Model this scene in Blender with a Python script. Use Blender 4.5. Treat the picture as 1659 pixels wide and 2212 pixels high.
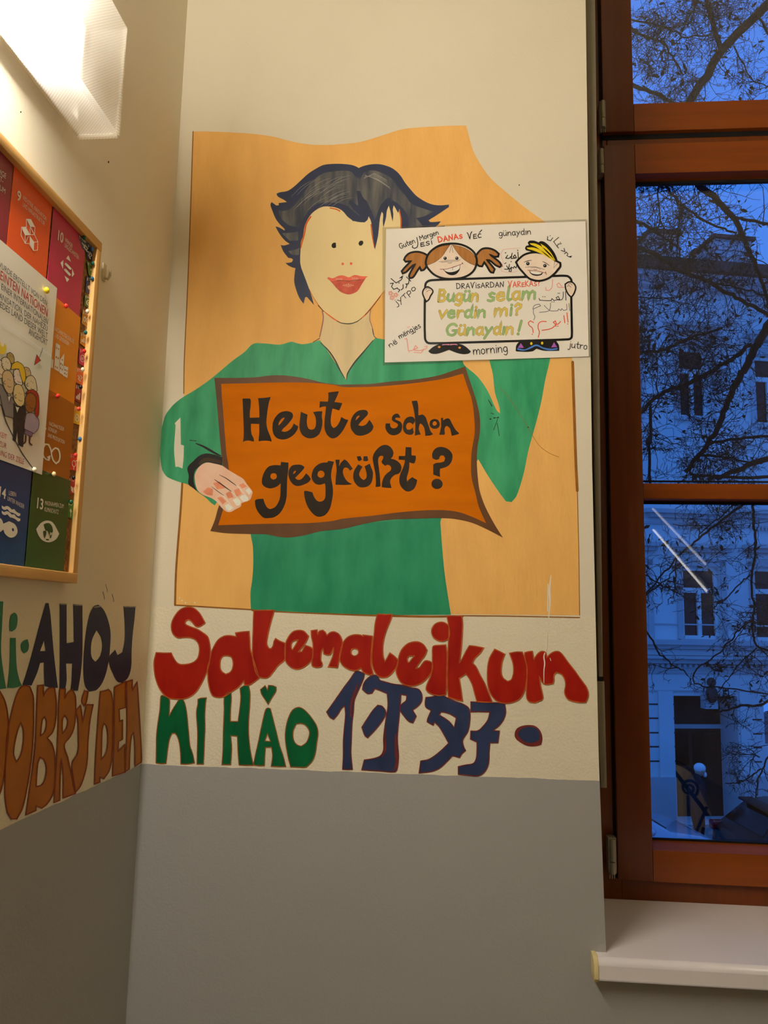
import bpy, bmesh, math, random
import numpy as np
from mathutils import Vector, Matrix
from mathutils.geometry import tessellate_polygon

scene = bpy.context.scene
for o in list(bpy.data.objects): bpy.data.objects.remove(o)
COL = scene.collection

# ------------------------------------------------------------------ camera
F, PITCH, YAW, ROLL = 1686.8, .137316, .0831533, .0204210
CX, CY = 829.5, 1106.0
CAM = np.array([0., -1.62, 1.5])
fwd = np.array([-math.sin(YAW)*math.cos(PITCH), math.cos(YAW)*math.cos(PITCH), math.sin(PITCH)])
rgt = np.array([math.cos(YAW), math.sin(YAW), 0.]); upv = np.cross(rgt, fwd)
R2 = rgt*math.cos(ROLL)+upv*math.sin(ROLL); U2 = -rgt*math.sin(ROLL)+upv*math.cos(ROLL)
cam = bpy.data.cameras.new('camera'); cob = bpy.data.objects.new('camera', cam); COL.objects.link(cob)
cam.sensor_fit = 'AUTO'; cam.sensor_width = 36.; cam.lens = F/2212*36; cam.clip_start = .02; cam.clip_end = 200
cob.matrix_world = Matrix(((R2[0],U2[0],-fwd[0],CAM[0]),(R2[1],U2[1],-fwd[1],CAM[1]),(R2[2],U2[2],-fwd[2],CAM[2]),(0,0,0,1)))
scene.camera = cob

# ------------------------------------------------------------------ dusk sky, exposure
vs = scene.view_settings
vs.view_transform = 'Standard'; vs.look = 'None'; vs.exposure = 0.0; vs.gamma = 1.0; vs.use_curve_mapping = False
w = bpy.data.worlds.new('dusk_sky'); scene.world = w; w.use_nodes = True
SKY = (.055, .25, .95)
w.node_tree.nodes['Background'].inputs[0].default_value = (*SKY, 1)
w.node_tree.nodes['Background'].inputs[1].default_value = 1.0
TUBE = 440.0            # radiance of the fluorescent tube
TUBE_COL = (1., .94, .83)
cy = scene.cycles
cy.max_bounces = 8; cy.diffuse_bounces = 5; cy.glossy_bounces = 4; cy.transparent_max_bounces = 16; cy.transmission_bounces = 6
cy.sample_clamp_indirect = 6.0; cy.use_denoising = True
cy.caustics_reflective = False; cy.caustics_refractive = False

# ------------------------------------------------------------------ pixels to places
def ray(x, y): return fwd + R2*((x-CX)/F) - U2*((y-CY)/F)
def hit(x, y, axis, v):
    d = ray(x, y); return CAM + d*((v-CAM[axis])/d[axis])
class Surf:
    """a plane in the place; px() drops a photo pixel on it, off lifts along its normal"""
    def __init__(s, p, n): s.p = np.array(p, float); s.n = np.array(n, float)/np.linalg.norm(n)
    def px(s, q, off=0.):
        d = ray(q[0], q[1]); p0 = s.p + s.n*off
        return CAM + d*(((p0-CAM)@s.n)/(d@s.n))
XL = -.626
MUR = Surf((0,0,0), (0,-1,0)); LEFT = Surf((XL,0,0), (1,0,0)); CORK = Surf((XL+.010,0,0), (1,0,0))
def zm(x0, y0, s): return lambda t: [(x0+float(a.split(',')[0])/s, y0+float(a.split(',')[1])/s) for a in t.split()]
A_=zm(510,830,6.381); B_=zm(740,830,6.381); C_=zm(320,1300,6.381); D_=zm(560,1310,5.53); E_=zm(840,1310,6.381)
F_=zm(1030,1370,6.381); G_=zm(700,1430,6.381); H_=zm(900,1490,5.721); I_=zm(320,1460,8.295); J_=zm(470,1460,6.9125)
K_=zm(570,340,6.636); L_=zm(760,340,6.9125); M_=zm(570,560,5.721); N_=zm(330,720,5.531); Q_=zm(0,1260,4.097)
R_=zm(740,760,3.19); S_=zm(820,470,6.9125); T_=zm(1040,470,6.636); X4=zm(330,780,3.858); PX=zm(0,0,1)
B2=zm(0,260,5.531); B3=zm(0,560,5.531); B4=zm(0,880,5.531)

def smooth(pts, closed=True, corner=52, n=4):
    P = [np.array(p[:2], float) for p in pts]
    if len(P) < 3: return [tuple(p) for p in P]
    N = len(P); c = []
    for i in range(N):
        if not closed and i in (0, N-1): c.append(True); continue
        a = P[i]-P[i-1]; b = P[(i+1) % N]-P[i]
        la, lb = np.linalg.norm(a), np.linalg.norm(b)
        ang = 180 if la < 1e-6 or lb < 1e-6 else math.degrees(math.acos(max(-1, min(1, a@b/la/lb))))
        c.append(ang > corner)
    out = []
    for i in range(N if closed else N-1):
        p1, p2 = P[i], P[(i+1) % N]; p0, p3 = P[i-1], P[(i+2) % N]
        L = np.linalg.norm(p2-p1)
        def tan(a, b, cc):
            if cc: return p2-p1
            v = b-a; l = np.linalg.norm(v); return v/l*L if l > 1e-9 else p2-p1
        t1, t2 = tan(p0, p2, c[i]), tan(p1, p3, c[(i+1) % N])
        for k in range(n):
            t = k/n; h = t*t; g = h*t
            out.append((2*g-3*h+1)*p1+(g-2*h+t)*t1+(3*h-2*g)*p2+(g-h)*t2)
    if not closed: out.append(P[-1])
    return [tuple(p) for p in out]

class Flat:
    """paint, ink or paper shapes on a surface, gathered into one mesh"""
    def __init__(s, surf, off): s.surf = surf; s.off = off; s.v = []; s.f = []; s.cut = []
    def _add(s, P, ramp=0.):
        # overlapping strokes lie a few micrometres over one another, like real layers of paint
        i = len(s.v); o = s.off + (len(s.cut) % 9)*5e-6
        s.v += [tuple(s.surf.px(p, o+ramp*(k % max(1, len(P)//2)))) for k, p in enumerate(P)]; return i
    def poly(s, pts, holes=(), sm=True, corner=52):
        s.cut.append((len(s.v), len(s.f)))
        loops = [smooth(pts, True, corner) if sm else list(pts)] + [smooth(h, True, corner) if sm else list(h) for h in holes]
        tri = tessellate_polygon([[Vector((a, b, 0)) for a, b in l] for l in loops])
        i = s._add([p for l in loops for p in l]); s.f += [tuple(i+k for k in t) for t in tri]; return s
    def rib(s, pts, wd, closed=False, sm=True, taper=False):
        s.cut.append((len(s.v), len(s.f)))
        P = [np.array(p) for p in (smooth(pts, closed) if sm else pts)]; Q = []
        for p in P:
            if not Q or np.linalg.norm(p-Q[-1]) > .05: Q.append(p)
        if closed and len(Q) > 2 and np.linalg.norm(Q[0]-Q[-1]) < .05: Q.pop()
        N = len(Q)
        if N < 2: return s
        l, r = [], []
        for i in range(N):
            a = Q[i-1] if (i or closed) else Q[i]; b = Q[(i+1) % N] if (i < N-1 or closed) else Q[i]
            d1 = Q[i]-a; d2 = b-Q[i]
            d1 = d1/np.linalg.norm(d1) if np.linalg.norm(d1) > 1e-6 else d2/max(np.linalg.norm(d2), 1e-6)
            d2 = d2/np.linalg.norm(d2) if np.linalg.norm(d2) > 1e-6 else d1
            m = d1+d2; m = m/np.linalg.norm(m) if np.linalg.norm(m) > 1e-3 else d1
            n = np.array([-m[1], m[0]]); k = 1/max(.6, abs(m@d1))
            ww = wd*(.35+.65*math.sin(math.pi*min(1, (i+.3)/N))) if taper else wd
            l.append(Q[i]+n*ww/2*k); r.append(Q[i]-n*ww/2*k)
        i0 = s._add(l+r, 6e-7)
        for i in range(N if closed else N-1):
            j = (i+1) % N; s.f.append((i0+i, i0+j, i0+N+j, i0+N+i))
        if not closed and wd > 1.2:
            s.disc(Q[0], wd*.48 if not taper else wd*.17, 8, None, 0); s.disc(Q[-1], wd*.48 if not taper else wd*.17, 8, None, 0)
        return s
    def disc(s, c, r, n=18, ry=None, own=1):
        ry = ry or r
        if own: s.cut.append((len(s.v), len(s.f)))
        i = s._add([(c[0]+r*math.cos(2*math.pi*k/n), c[1]+ry*math.sin(2*math.pi*k/n)) for k in range(n)])
        s.f.append(tuple(range(i, i+n))); return s
    def build(s, name, m, parent=None): return mesh(name, s.v, s.f, m, parent, smooth_=False, face=s.surf.n)
    def each(s, name, m, parent=None):
        """every piece an object of its own"""
        C = s.cut+[(len(s.v), len(s.f))]; out = []
        for (a, f0), (b, f1) in zip(C, C[1:]):
            if f1 > f0: out.append(mesh(name, s.v[a:b], [tuple(k-a for k in q) for q in s.f[f0:f1]], m, parent, False, s.surf.n))
        return out

def mesh(name, v, f, m, parent=None, smooth_=False, face=None):
    """v in world coordinates; they are stored relative to the thing they belong to"""
    o0 = np.array(world_loc(parent)) if parent else np.zeros(3)
    me = bpy.data.meshes.new(name); me.from_pydata([tuple(np.array(p)-o0) for p in v], [], f); me.update()
    if face is not None:
        bm = bmesh.new(); bm.from_mesh(me); fv = Vector(face)
        flip = [q for q in bm.faces if q.normal.dot(fv) < 0]
        bmesh.ops.reverse_faces(bm, faces=flip); bm.to_mesh(me); bm.free()
    me.materials.append(m)
    if smooth_: me.polygons.foreach_set('use_smooth', [True]*len(me.polygons))
    o = bpy.data.objects.new(name, me); COL.objects.link(o)
    if parent: o.parent = parent
    return o
def world_loc(o):
    p = Vector((0, 0, 0))
    while o is not None: p = p + o.location; o = o.parent
    return p
def tag(o, label=None, cat=None, group=None, kind=None):
    if label: o['label'] = label
    if cat: o['category'] = cat
    if group: o['group'] = group
    if kind: o['kind'] = kind
    return o
def thing(name, loc, label=None, cat=None, group=None, kind=None, parent=None):
    o = bpy.data.objects.new(name, None); COL.objects.link(o); o.empty_display_size = .05
    o.location = Vector(loc) - (world_loc(parent) if parent else Vector((0, 0, 0)))
    if parent: o.parent = parent
    return tag(o, label, cat, group, kind)

class MB:
    """solid shapes gathered into one mesh"""
    def __init__(s): s.v = []; s.f = []
    def box(s, a, b, M=None):
        x0, y0, z0 = a; x1, y1, z1 = b; i = len(s.v)
        P = [(x0,y0,z0),(x1,y0,z0),(x1,y1,z0),(x0,y1,z0),(x0,y0,z1),(x1,y0,z1),(x1,y1,z1),(x0,y1,z1)]
        s.v += [tuple(M @ Vector(p)) if M else p for p in P]
        s.f += [tuple(i+k for k in q) for q in ((0,3,2,1),(4,5,6,7),(0,1,5,4),(1,2,6,5),(2,3,7,6),(3,0,4,7))]; return s
    def prism(s, P, Q):
        i = len(s.v); n = len(P); s.v += [tuple(p) for p in P]+[tuple(q) for q in Q]
        s.f += [tuple(range(i, i+n)), tuple(range(i+2*n-1, i+n-1, -1))]
        s.f += [(i+k, i+n+k, i+n+(k+1) % n, i+(k+1) % n) for k in range(n)]; return s
    def tube(s, pts, rad, n=6, cap=True):
        pts = [Vector(p) for p in pts]; rad = rad if hasattr(rad, '__len__') else [rad]*len(pts); i0 = len(s.v)
        ref = None
        for k, p in enumerate(pts):
            d = (pts[min(k+1, len(pts)-1)]-pts[max(k-1, 0)]); d = d.normalized() if d.length > 1e-9 else Vector((0,0,1))
            if ref is None: ref = Vector((0,0,1)).cross(d) if abs(d.z) < .9 else Vector((1,0,0)).cross(d)
            ref = (ref-d*ref.dot(d)); ref = ref.normalized() if ref.length > 1e-6 else d.orthogonal().normalized(); b = d.cross(ref)
            for q in range(n):
                a = 2*math.pi*q/n; s.v.append(tuple(p+(ref*math.cos(a)+b*math.sin(a))*rad[k]))
        for k in range(len(pts)-1):
            for q in range(n):
                a = i0+k*n+q; b2 = i0+k*n+(q+1) % n; s.f.append((a, b2, b2+n, a+n))
        if cap:
            s.f.append(tuple(i0+q for q in reversed(range(n)))); e = i0+(len(pts)-1)*n; s.f.append(tuple(e+q for q in range(n)))
        return s
    def ball(s, c, r, n=10, sc=(1,1,1)):
        i0 = len(s.v); m = n//2
        for a in range(m+1):
            th = math.pi*a/m
            for b in range(n):
                ph = 2*math.pi*b/n
                s.v.append((c[0]+r*sc[0]*math.sin(th)*math.cos(ph), c[1]+r*sc[1]*math.sin(th)*math.sin(ph), c[2]+r*sc[2]*math.cos(th)))
        for a in range(m):
            for b in range(n):
                p = i0+a*n+b; q = i0+a*n+(b+1) % n; s.f.append((p, p+n, q+n, q))
        return s
    def build(s, name, m, parent=None, sm=False, bevel=0):
        o = mesh(name, s.v, s.f, m, parent, sm)
        if bevel:
            b = o.modifiers.new('bevel', 'BEVEL'); b.width = bevel; b.segments = 3; b.limit_method = 'ANGLE'; b.angle_limit = .6
            o.data.polygons.foreach_set('use_smooth', [True]*len(o.data.polygons))
        return o

# ------------------------------------------------------------------ materials
def lin(c): return tuple(((x/255)/12.92 if x/255 <= .04045 else ((x/255+.055)/1.055)**2.4) for x in c)
MATS = {}
def mat(name, rgb, rough=.6, var=.12, scale=30., stretch=(1,1,1), bump=0., bscale=None, k=1.15, spec=.2, metal=0., rot=0., rgb2=None, coat=0., detail=4.):
    if name in MATS: return MATS[name]
    m = bpy.data.materials.new(name); m.use_nodes = True; t = m.node_tree; b = t.nodes['Principled BSDF']
    c = tuple(min(.92, x*k) for x in lin(rgb)); N = t.nodes.new
    b.inputs['Roughness'].default_value = rough; b.inputs['Specular IOR Level'].default_value = spec; b.inputs['Metallic'].default_value = metal
    if coat: b.inputs['Coat Weight'].default_value = coat; b.inputs['Coat Roughness'].default_value = .12
    g = N('ShaderNodeNewGeometry'); mp = N('ShaderNodeMapping'); t.links.new(g.outputs['Position'], mp.inputs['Vector'])
    mp.inputs['Scale'].default_value = stretch; mp.inputs['Rotation'].default_value = (0, rot, 0)
    n = N('ShaderNodeTexNoise'); n.inputs['Scale'].default_value = scale; n.inputs['Detail'].default_value = detail; t.links.new(mp.outputs[0], n.inputs['Vector'])
    r = N('ShaderNodeMapRange'); r.inputs[1].default_value = .3; r.inputs[2].default_value = .7; t.links.new(n.outputs[0], r.inputs[0])
    mx = N('ShaderNodeMix'); mx.data_type = 'RGBA'; t.links.new(r.outputs[0], mx.inputs[0])
    c2 = tuple(min(.92, x*k) for x in lin(rgb2)) if rgb2 else tuple(min(.95, x*(1+var)) for x in c)
    c1 = c if rgb2 else tuple(x*(1-var) for x in c)
    mx.inputs[6].default_value = (*c1, 1); mx.inputs[7].default_value = (*c2, 1)
    t.links.new(mx.outputs[2], b.inputs['Base Color'])
    if bump:
        n2 = N('ShaderNodeTexNoise'); n2.inputs['Scale'].default_value = bscale or scale*6; n2.inputs['Detail'].default_value = 5
        t.links.new(mp.outputs[0], n2.inputs['Vector'])
        bp = N('ShaderNodeBump'); bp.inputs['Strength'].default_value = bump; bp.inputs['Distance'].default_value = .002
        t.links.new(n2.outputs[0], bp.inputs['Height']); t.links.new(bp.outputs[0], b.inputs['Normal'])
    MATS[name] = m; return m

def wall_mat(name, side):
    """cream above, rougher cream band with lettering, grey gloss dado below; bands follow the height on the wall"""
    m = bpy.data.materials.new(name); m.use_nodes = True; t = m.node_tree; b = t.nodes['Principled BSDF']; N = t.nodes.new; L = t.links.new
    g = N('ShaderNodeNewGeometry'); sp = N('ShaderNodeSeparateXYZ'); L(g.outputs['Position'], sp.inputs[0])
    n = N('ShaderNodeTexNoise'); n.inputs['Scale'].default_value = 3.; n.inputs['Detail'].default_value = 6; L(g.outputs['Position'], n.inputs['Vector'])
    nw = N('ShaderNodeTexNoise'); nw.inputs['Scale'].default_value = 22.; nw.inputs['Detail'].default_value = 3; L(g.outputs['Position'], nw.inputs['Vector'])
    wob = N('ShaderNodeMath'); wob.operation = 'MULTIPLY_ADD'; L(nw.outputs[0], wob.inputs[0]); wob.inputs[1].default_value = .006; L(sp.outputs[2], wob.inputs[2])
    def gt(v):
        q = N('ShaderNodeMath'); q.operation = 'GREATER_THAN'; L(wob.outputs[0], q.inputs[0]); q.inputs[1].default_value = v+.003; return q
    up, mid = gt(1.5175), gt(1.1955)
    def mix(a, c2, fac=None):
        q = N('ShaderNodeMix'); q.data_type = 'RGBA'
        for i, v in ((6, a), (7, c2)):
            if isinstance(v, tuple): q.inputs[i].default_value = (*v, 1)
            else: L(v.outputs[2], q.inputs[i])
        L(fac.outputs[0], q.inputs[0]); return q
    cr = mix((.76,.685,.535), (.83,.76,.61), n); bd = mix((.78,.70,.525), (.86,.785,.61), n); gr = mix((.365,.36,.352), (.405,.40,.39), n)
    c = mix(gr, bd, mid); c = mix(c, cr, up); L(c.outputs[2], b.inputs['Base Color'])
    rr = N('ShaderNodeMapRange'); L(mid.outputs[0], rr.inputs[0]); rr.inputs[3].default_value = .42; rr.inputs[4].default_value = .75; L(rr.outputs[0], b.inputs['Roughness'])
    b.inputs['Specular IOR Level'].default_value = .3
    n2 = N('ShaderNodeTexNoise'); n2.inputs['Scale'].default_value = 190.; n2.inputs['Detail'].default_value = 4; L(g.outputs['Position'], n2.inputs['Vector'])
    n3 = N('ShaderNodeTexNoise'); n3.inputs['Scale'].default_value = 28.; n3.inputs['Detail'].default_value = 3; L(g.outputs['Position'], n3.inputs['Vector'])
    ad = N('ShaderNodeMath'); ad.operation = 'MULTIPLY_ADD'; L(n3.outputs[0], ad.inputs[0]); ad.inputs[1].default_value = 1.2; L(n2.outputs[0], ad.inputs[2])
    # raised seam where the coats of paint meet
    def seam(v):
        q = N('ShaderNodeMath'); q.operation = 'SUBTRACT'; L(wob.outputs[0], q.inputs[0]); q.inputs[1].default_value = v+.003
        a = N('ShaderNodeMath'); a.operation = 'ABSOLUTE'; L(q.outputs[0], a.inputs[0])
        l = N('ShaderNodeMath'); l.operation = 'LESS_THAN'; L(a.outputs[0], l.inputs[0]); l.inputs[1].default_value = .0011; return l
    s1, s2 = seam(1.5175), seam(1.1955)
    a1 = N('ShaderNodeMath'); a1.operation = 'ADD'; L(s1.outputs[0], a1.inputs[0]); L(s2.outputs[0], a1.inputs[1])
    a2 = N('ShaderNodeMath'); a2.operation = 'ADD'; L(a1.outputs[0], a2.inputs[0]); L(ad.outputs[0], a2.inputs[1])
    bp = N('ShaderNodeBump'); bp.inputs['Distance'].default_value = .0017; L(a2.outputs[0], bp.inputs['Height'])
    bs = N('ShaderNodeMapRange'); sub = N('ShaderNodeMath'); sub.operation = 'SUBTRACT'; L(mid.outputs[0], sub.inputs[0]); L(up.outputs[0], sub.inputs[1])
    L(sub.outputs[0], bs.inputs[0]); bs.inputs[3].default_value = .22; bs.inputs[4].default_value = .6; L(bs.outputs[0], bp.inputs['Strength'])
    L(bp.outputs[0], b.inputs['Normal']); return m

def glass_mat(name, f0=.09, tint=(1,1,1), rough=0.):
    m = bpy.data.materials.new(name); m.use_nodes = True; t = m.node_tree; t.nodes.clear(); N = t.nodes.new; L = t.links.new
    o = N('ShaderNodeOutputMaterial'); tr = N('ShaderNodeBsdfTransparent'); tr.inputs[0].default_value = (*tint, 1)
    gl = N('ShaderNodeBsdfGlossy'); gl.inputs['Roughness'].default_value = rough
    fr = N('ShaderNodeLayerWeight'); fr.inputs[0].default_value = .25
    mr = N('ShaderNodeMapRange'); L(fr.outputs['Fresnel'], mr.inputs[0]); mr.inputs[3].default_value = f0; mr.inputs[4].default_value = .9
    mx = N('ShaderNodeMixShader'); L(mr.outputs[0], mx.inputs[0]); L(tr.outputs[0], mx.inputs[1]); L(gl.outputs[0], mx.inputs[2]); L(mx.outputs[0], o.inputs[0]); return m
def emit_mat(name, c, s):
    m = bpy.data.materials.new(name); m.use_nodes = True; t = m.node_tree; t.nodes.clear()
    e = t.nodes.new('ShaderNodeEmission'); e.inputs[0].default_value = (*c, 1); e.inputs[1].default_value = s
    o = t.nodes.new('ShaderNodeOutputMaterial'); t.links.new(e.outputs[0], o.inputs[0]); return m
# ------------------------------------------------------------------ the room
ZC = 3.75
wm_b = wall_mat('painted_plaster_window_wall', 'b'); wm_l = wall_mat('painted_plaster_left_wall', 'l')
cream = mat('cream_plaster', (228,218,192), .75, .04, 4, bump=.15, bscale=150)
edge = [(hit(1266,0,1,0)[0], 3.5), (hit(1266,60,1,0)[0], 2.9), (hit(1279,1000,1,0)[0], 1.83), (hit(1293.5,1640,1,0)[0], 1.237), (hit(1309,2055,1,0)[0], .883), (hit(1309,2055,1,0)[0], .86)]
WX1 = 1.72; WTOP = 3.5; REC = .30
b = MB()
pier = [(XL-.3, 0), (.3, 0), (.3, .86)] + list(reversed(edge)) + [(XL-.3, 3.5)]
b.prism([(x, 0, z) for x, z in pier], [(x, .42, z) for x, z in pier])
b.box((XL-.3, 0, 3.5), (2.75, .42, ZC+.1)); b.box((.3, 0, 0), (2.75, .42, .86)); b.box((WX1, 0, .86), (2.75, .42, 3.5))
wall_back = tag(b.build('wall_back', wm_b), kind='structure')
wall_left = tag(MB().box((XL-.25, -8.7, 0), (XL, 0, ZC+.1)).build('wall_left', wm_l), kind='structure')
tag(MB().box((2.6, -8.7, 0), (2.85, 0, ZC+.1)).build('wall_right', cream), kind='structure')
tag(MB().box((XL, -8.7, 0), (2.6, -8.5, ZC+.1)).build('wall_front', cream), kind='structure')
tag(MB().box((XL-.25, -8.7, -.2), (2.85, .42, 0)).build('floor', mat('stone_floor', (150,138,120), .45, .1, 9)), kind='structure')
tag(MB().box((XL-.25, -8.7, ZC), (2.85, .42, ZC+.2)).build('ceiling', cream), kind='structure')

# ------------------------------------------------------------------ window of orange-brown varnished wood
wood = mat('varnished_window_wood_shaded', (140,66,13), .32, .10, 4, (16,16,.8), k=.58, spec=.3, coat=.15)  # darker copy for stiles and frame: their shade is put into the colour
wood_h = mat('varnished_window_wood_across', (150,72,13), .32, .10, 4, (.8,16,16), k=.78, spec=.3, coat=.15)
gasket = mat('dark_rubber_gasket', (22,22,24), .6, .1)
hingem = mat('dull_hinge_metal', (150,145,128), .42, .1, spec=.5, metal=.35)
pane_m = glass_mat('window_glass', .052)
win = tag(thing('window_1', (.3, .3, .881)), kind='structure')
YF, YS = .300, .284            # face of the fixed frame, face of the sashes
zpx = lambda y, x=1395: hit(x, y, 1, YS)[2]
XS0 = hit(1311, 700, 1, YS)[0]; XP0 = hit(1381, 700, 1, YS)[0]; XS1 = XP0+.62; XP1 = XS1-.075
z_usb, z_upb = zpx(284, 1345), zpx(221)
z_lst, z_lpt = zpx(312, 1345), zpx(374)
z_bt, z_bb = zpx(1043.5), zpx(1077)
z_lpb, z_lsb = zpx(1834, 1415), zpx(1903, 1370)
z_top = 3.44; z_bot = .878; XR = WX1
fr = MB()
fr.box((.302, YF, z_bot), (XS0+.012, YF+.075, WTOP)); fr.box((XR-.06, YF, z_bot), (XR, YF+.075, WTOP))
mid = XS1
fr.box((mid-.012, YF, z_bot), (mid+.06, YF+.075, WTOP))
for a, c in ((XS0+.012, mid-.012), (mid+.06, XR-.06)):
    fr.box((a, YF, z_bot), (c, YF+.075, z_lsb+.012)); fr.box((a, YF, WTOP-.06), (c, YF+.075, WTOP))
    fr.box((a, YF, z_lst-.012), (c, YF+.075, z_usb+.012))
fr.build('window_frame', wood, win, bevel=.002)
GY = YS+.046
def sash(x0, x1, px0, px1, zb, zt, gb, gt, bar=None, nm='sash'):
    st = MB().box((x0, YS, zb), (px0, YS+.064, zt)).box((px1, YS, zb), (x1, YS+.064, zt)).build(nm, wood, win, bevel=.0025)
    r = MB()
    # bottom rail has a sloped glazing bead on top
    r.box((px0+.0006, YS+.0006, zb), (px1-.0006, YS+.064, gb-.012))
    r.prism([(px0+.0006, YS+.0006, gb-.012), (px0+.0006, YS+.0006, gb-.003), (px0+.0006, GY-.004, gb+.010), (px0+.0006, GY-.004, gb-.012)],
            [(px1-.0006, YS+.0006, gb-.012), (px1-.0006, YS+.0006, gb-.003), (px1-.0006, GY-.004, gb+.010), (px1-.0006, GY-.004, gb-.012)])
    r.box((px0+.0006, YS+.0006, gt), (px1-.0006, YS+.064, zt)); r.build('rail', wood_h, st)
    zs = [(gb, gt)]
    if bar:
        MB().box((px0, YS+.001, bar[1]), (px1, GY+.012, bar[0])).build('glazing_bar', wood_h, st, bevel=.002); zs = [(gb, bar[1]), (bar[0], gt)]
    for a, c in zs:
        MB().box((px0-.004, GY, a-.004), (px1+.004, GY+.004, c+.004)).build('pane', pane_m, st)
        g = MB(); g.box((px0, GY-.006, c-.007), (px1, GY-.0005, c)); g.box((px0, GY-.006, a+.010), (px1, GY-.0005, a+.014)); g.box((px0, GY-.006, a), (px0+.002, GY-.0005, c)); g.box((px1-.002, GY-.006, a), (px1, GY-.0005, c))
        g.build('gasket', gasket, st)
    return st
sash(XS0, XS1, XP0, XP1, z_usb, z_top, z_upb, z_top-.075, nm='upper_sash')
sash(XS0, XS1, XP0, XP1, z_lsb, z_lst, z_lpb, z_lpt, (z_bt, z_bb), 'lower_sash')
x2 = mid+.048
sash(x2, XR-.048, x2+.075, XR-.123, z_usb, z_top, z_upb, z_top-.075, nm='upper_sash')
sash(x2, XR-.048, x2+.075, XR-.123, z_lsb, z_lst, z_lpb, z_lpt, (z_bt, z_bb), 'lower_sash')
g = MB().box((XS0-.002, YF-.0015, z_usb-.013), (XS1, YF+.01, z_usb+.002)); g.box((XS0-.0055, YF-.0015, z_lsb), (XS0+.001, YF+.01, z_top)); g.build('gap_shadow_strip', gasket, win)  # black strips stand in for the shadow in the gaps around the sashes
def hinge(px0, px1, py0, py1, pins):
    a = hit(px0, py1, 1, YS-.012); c = hit(px1, py0, 1, YS-.012); b = MB()
    b.box((a[0], YS-.012, a[2]), (c[0], YF, c[2]))
    cx_ = (a[0]+c[0])/2
    b.tube([(cx_, YS-.014, a[2]-.001), (cx_, YS-.014, a[2]+(c[2]-a[2])*.32)], .0065, 12); b.tube([(cx_, YS-.014, a[2]+(c[2]-a[2])*.34), (cx_, YS-.014, c[2]-.002)], .0065, 12)
    for k in range(pins): b.tube([(a[0]+.003+.005*k, YS-.010, a[2]-.012), (a[0]+.003+.005*k, YS-.010, a[2])], .0014, 6)
    b.build('hinge', hingem, win, bevel=.0008)
hinge(1296, 1308, 218, 276, 3); hinge(1294, 1304, 322, 376, 0); hinge(1315, 1331, 1810, 1886, 3)

# ------------------------------------------------------------------ window sill
ZS = .881
sill_m = mat('white_laminate_sill', (222,216,218), .35, .03, 5, spec=.45)
xa = hit(1293, 2100, 1, -.032)[0]; zlow = hit(1293, 2121, 1, -.032)[2]
def arc(cy_, cz_, r, a0, a1, n=6): return [(cy_+r*math.cos(math.radians(a0+(a1-a0)*k/n)), cz_+r*math.sin(math.radians(a0+(a1-a0)*k/n))) for k in range(n+1)]
front = arc(-.021, ZS-.012, .012, 90, 180) + arc(-.027, zlow+.006, .006, 180, 270) + [(-.010, zlow), (-.010, zlow+.010), (-.0005, zlow+.010), (-.0005, ZS-.021)]
prof = [(REC+.01, ZS)] + front + [(REC+.01, ZS-.021)]; nose = [(-.0005, ZS)] + front
def sill_part(b, x0, x1, pr): b.prism([(x0, y, z) for y, z in pr], [(x1, y, z) for y, z in pr])
sill = MB(); sill_part(sill, xa, WX1, nose); sill.box((.3072, -.0005, ZS-.021), (WX1, REC+.01, ZS))
so = tag(sill.build('window_sill', sill_m), 'white laminate window sill with rounded front edge below the wooden window', 'window sill')
for p in so.data.polygons: p.use_smooth = abs(p.normal.x) < .5 and p.area < .02
cap = MB(); e0 = hit(1283, 2100, 1, -.032)[0]
cp = [(-.0005, ZS+.002), (-.021, ZS+.002), (-.030, ZS-.002), (-.035, ZS-.010), (-.035, zlow+.005), (-.030, zlow-.002), (-.0005, zlow-.002)]
sill_part(cap, e0, xa, cp); o = cap.build('end_cap', mat('yellowed_plastic_cap', (206,190,140), .5, .06), so, bevel=.001); o['label'] = 'yellowed plastic end cap'

# ------------------------------------------------------------------ grey panels fixed to the window reveal, seen edge on
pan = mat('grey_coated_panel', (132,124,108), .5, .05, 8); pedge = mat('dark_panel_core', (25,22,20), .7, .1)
def panel(pxr_top, pxr_bot, ytop, ybot, lab):
    xt = hit(pxr_top, max(ytop, 0), 1, .03)[0]; xb = hit(pxr_bot, ybot, 1, .03)[0]
    zt = hit(pxr_top, ytop, 1, .03)[2]; zb = hit(pxr_bot, ybot, 1, .03)[2]; b = MB()
    r = thing('reveal_panel', (xb, .15, zb), lab, 'wall panel', 'grey panels on the window reveal')
    P = [(.3085, .03, zb), (xb, .03, zb), (xt, .03, zt), (.3035, .03, zt)]
    MB().prism(P, [(p[0], .27, p[2]) for p in P]).build('board', pan, r, bevel=.0006)
    Q = [(.3035, .045, zb-.008), (.3085, .045, zb-.008), (.3040, .045, zt-.002), (.3005, .045, zt-.002)]
    MB().prism([(p[0]-.001, p[1], p[2]) for p in Q], [(p[0]-.001, .25, p[2]) for p in Q]).build('backing_rail', pedge, r)
def gap_strip():  # black box put in so the gap between the panels reads dark
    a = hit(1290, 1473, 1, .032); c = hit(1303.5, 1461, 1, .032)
    o = MB().box((.3045, .032, a[2]), (c[0], .26, c[2])).build('gap_dark_fill', pedge); o['label'] = 'black strip added to darken the gap between the tall and the short grey reveal panel'; o['category'] = 'strip'
panel(1286.5, 1302.5, -150, 1462, 'tall grey panel on the reveal left of the window, above the short panel')
panel(1305.5, 1311, 1472, 1702, 'short grey panel on the reveal left of the window, below the tall panel')

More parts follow.
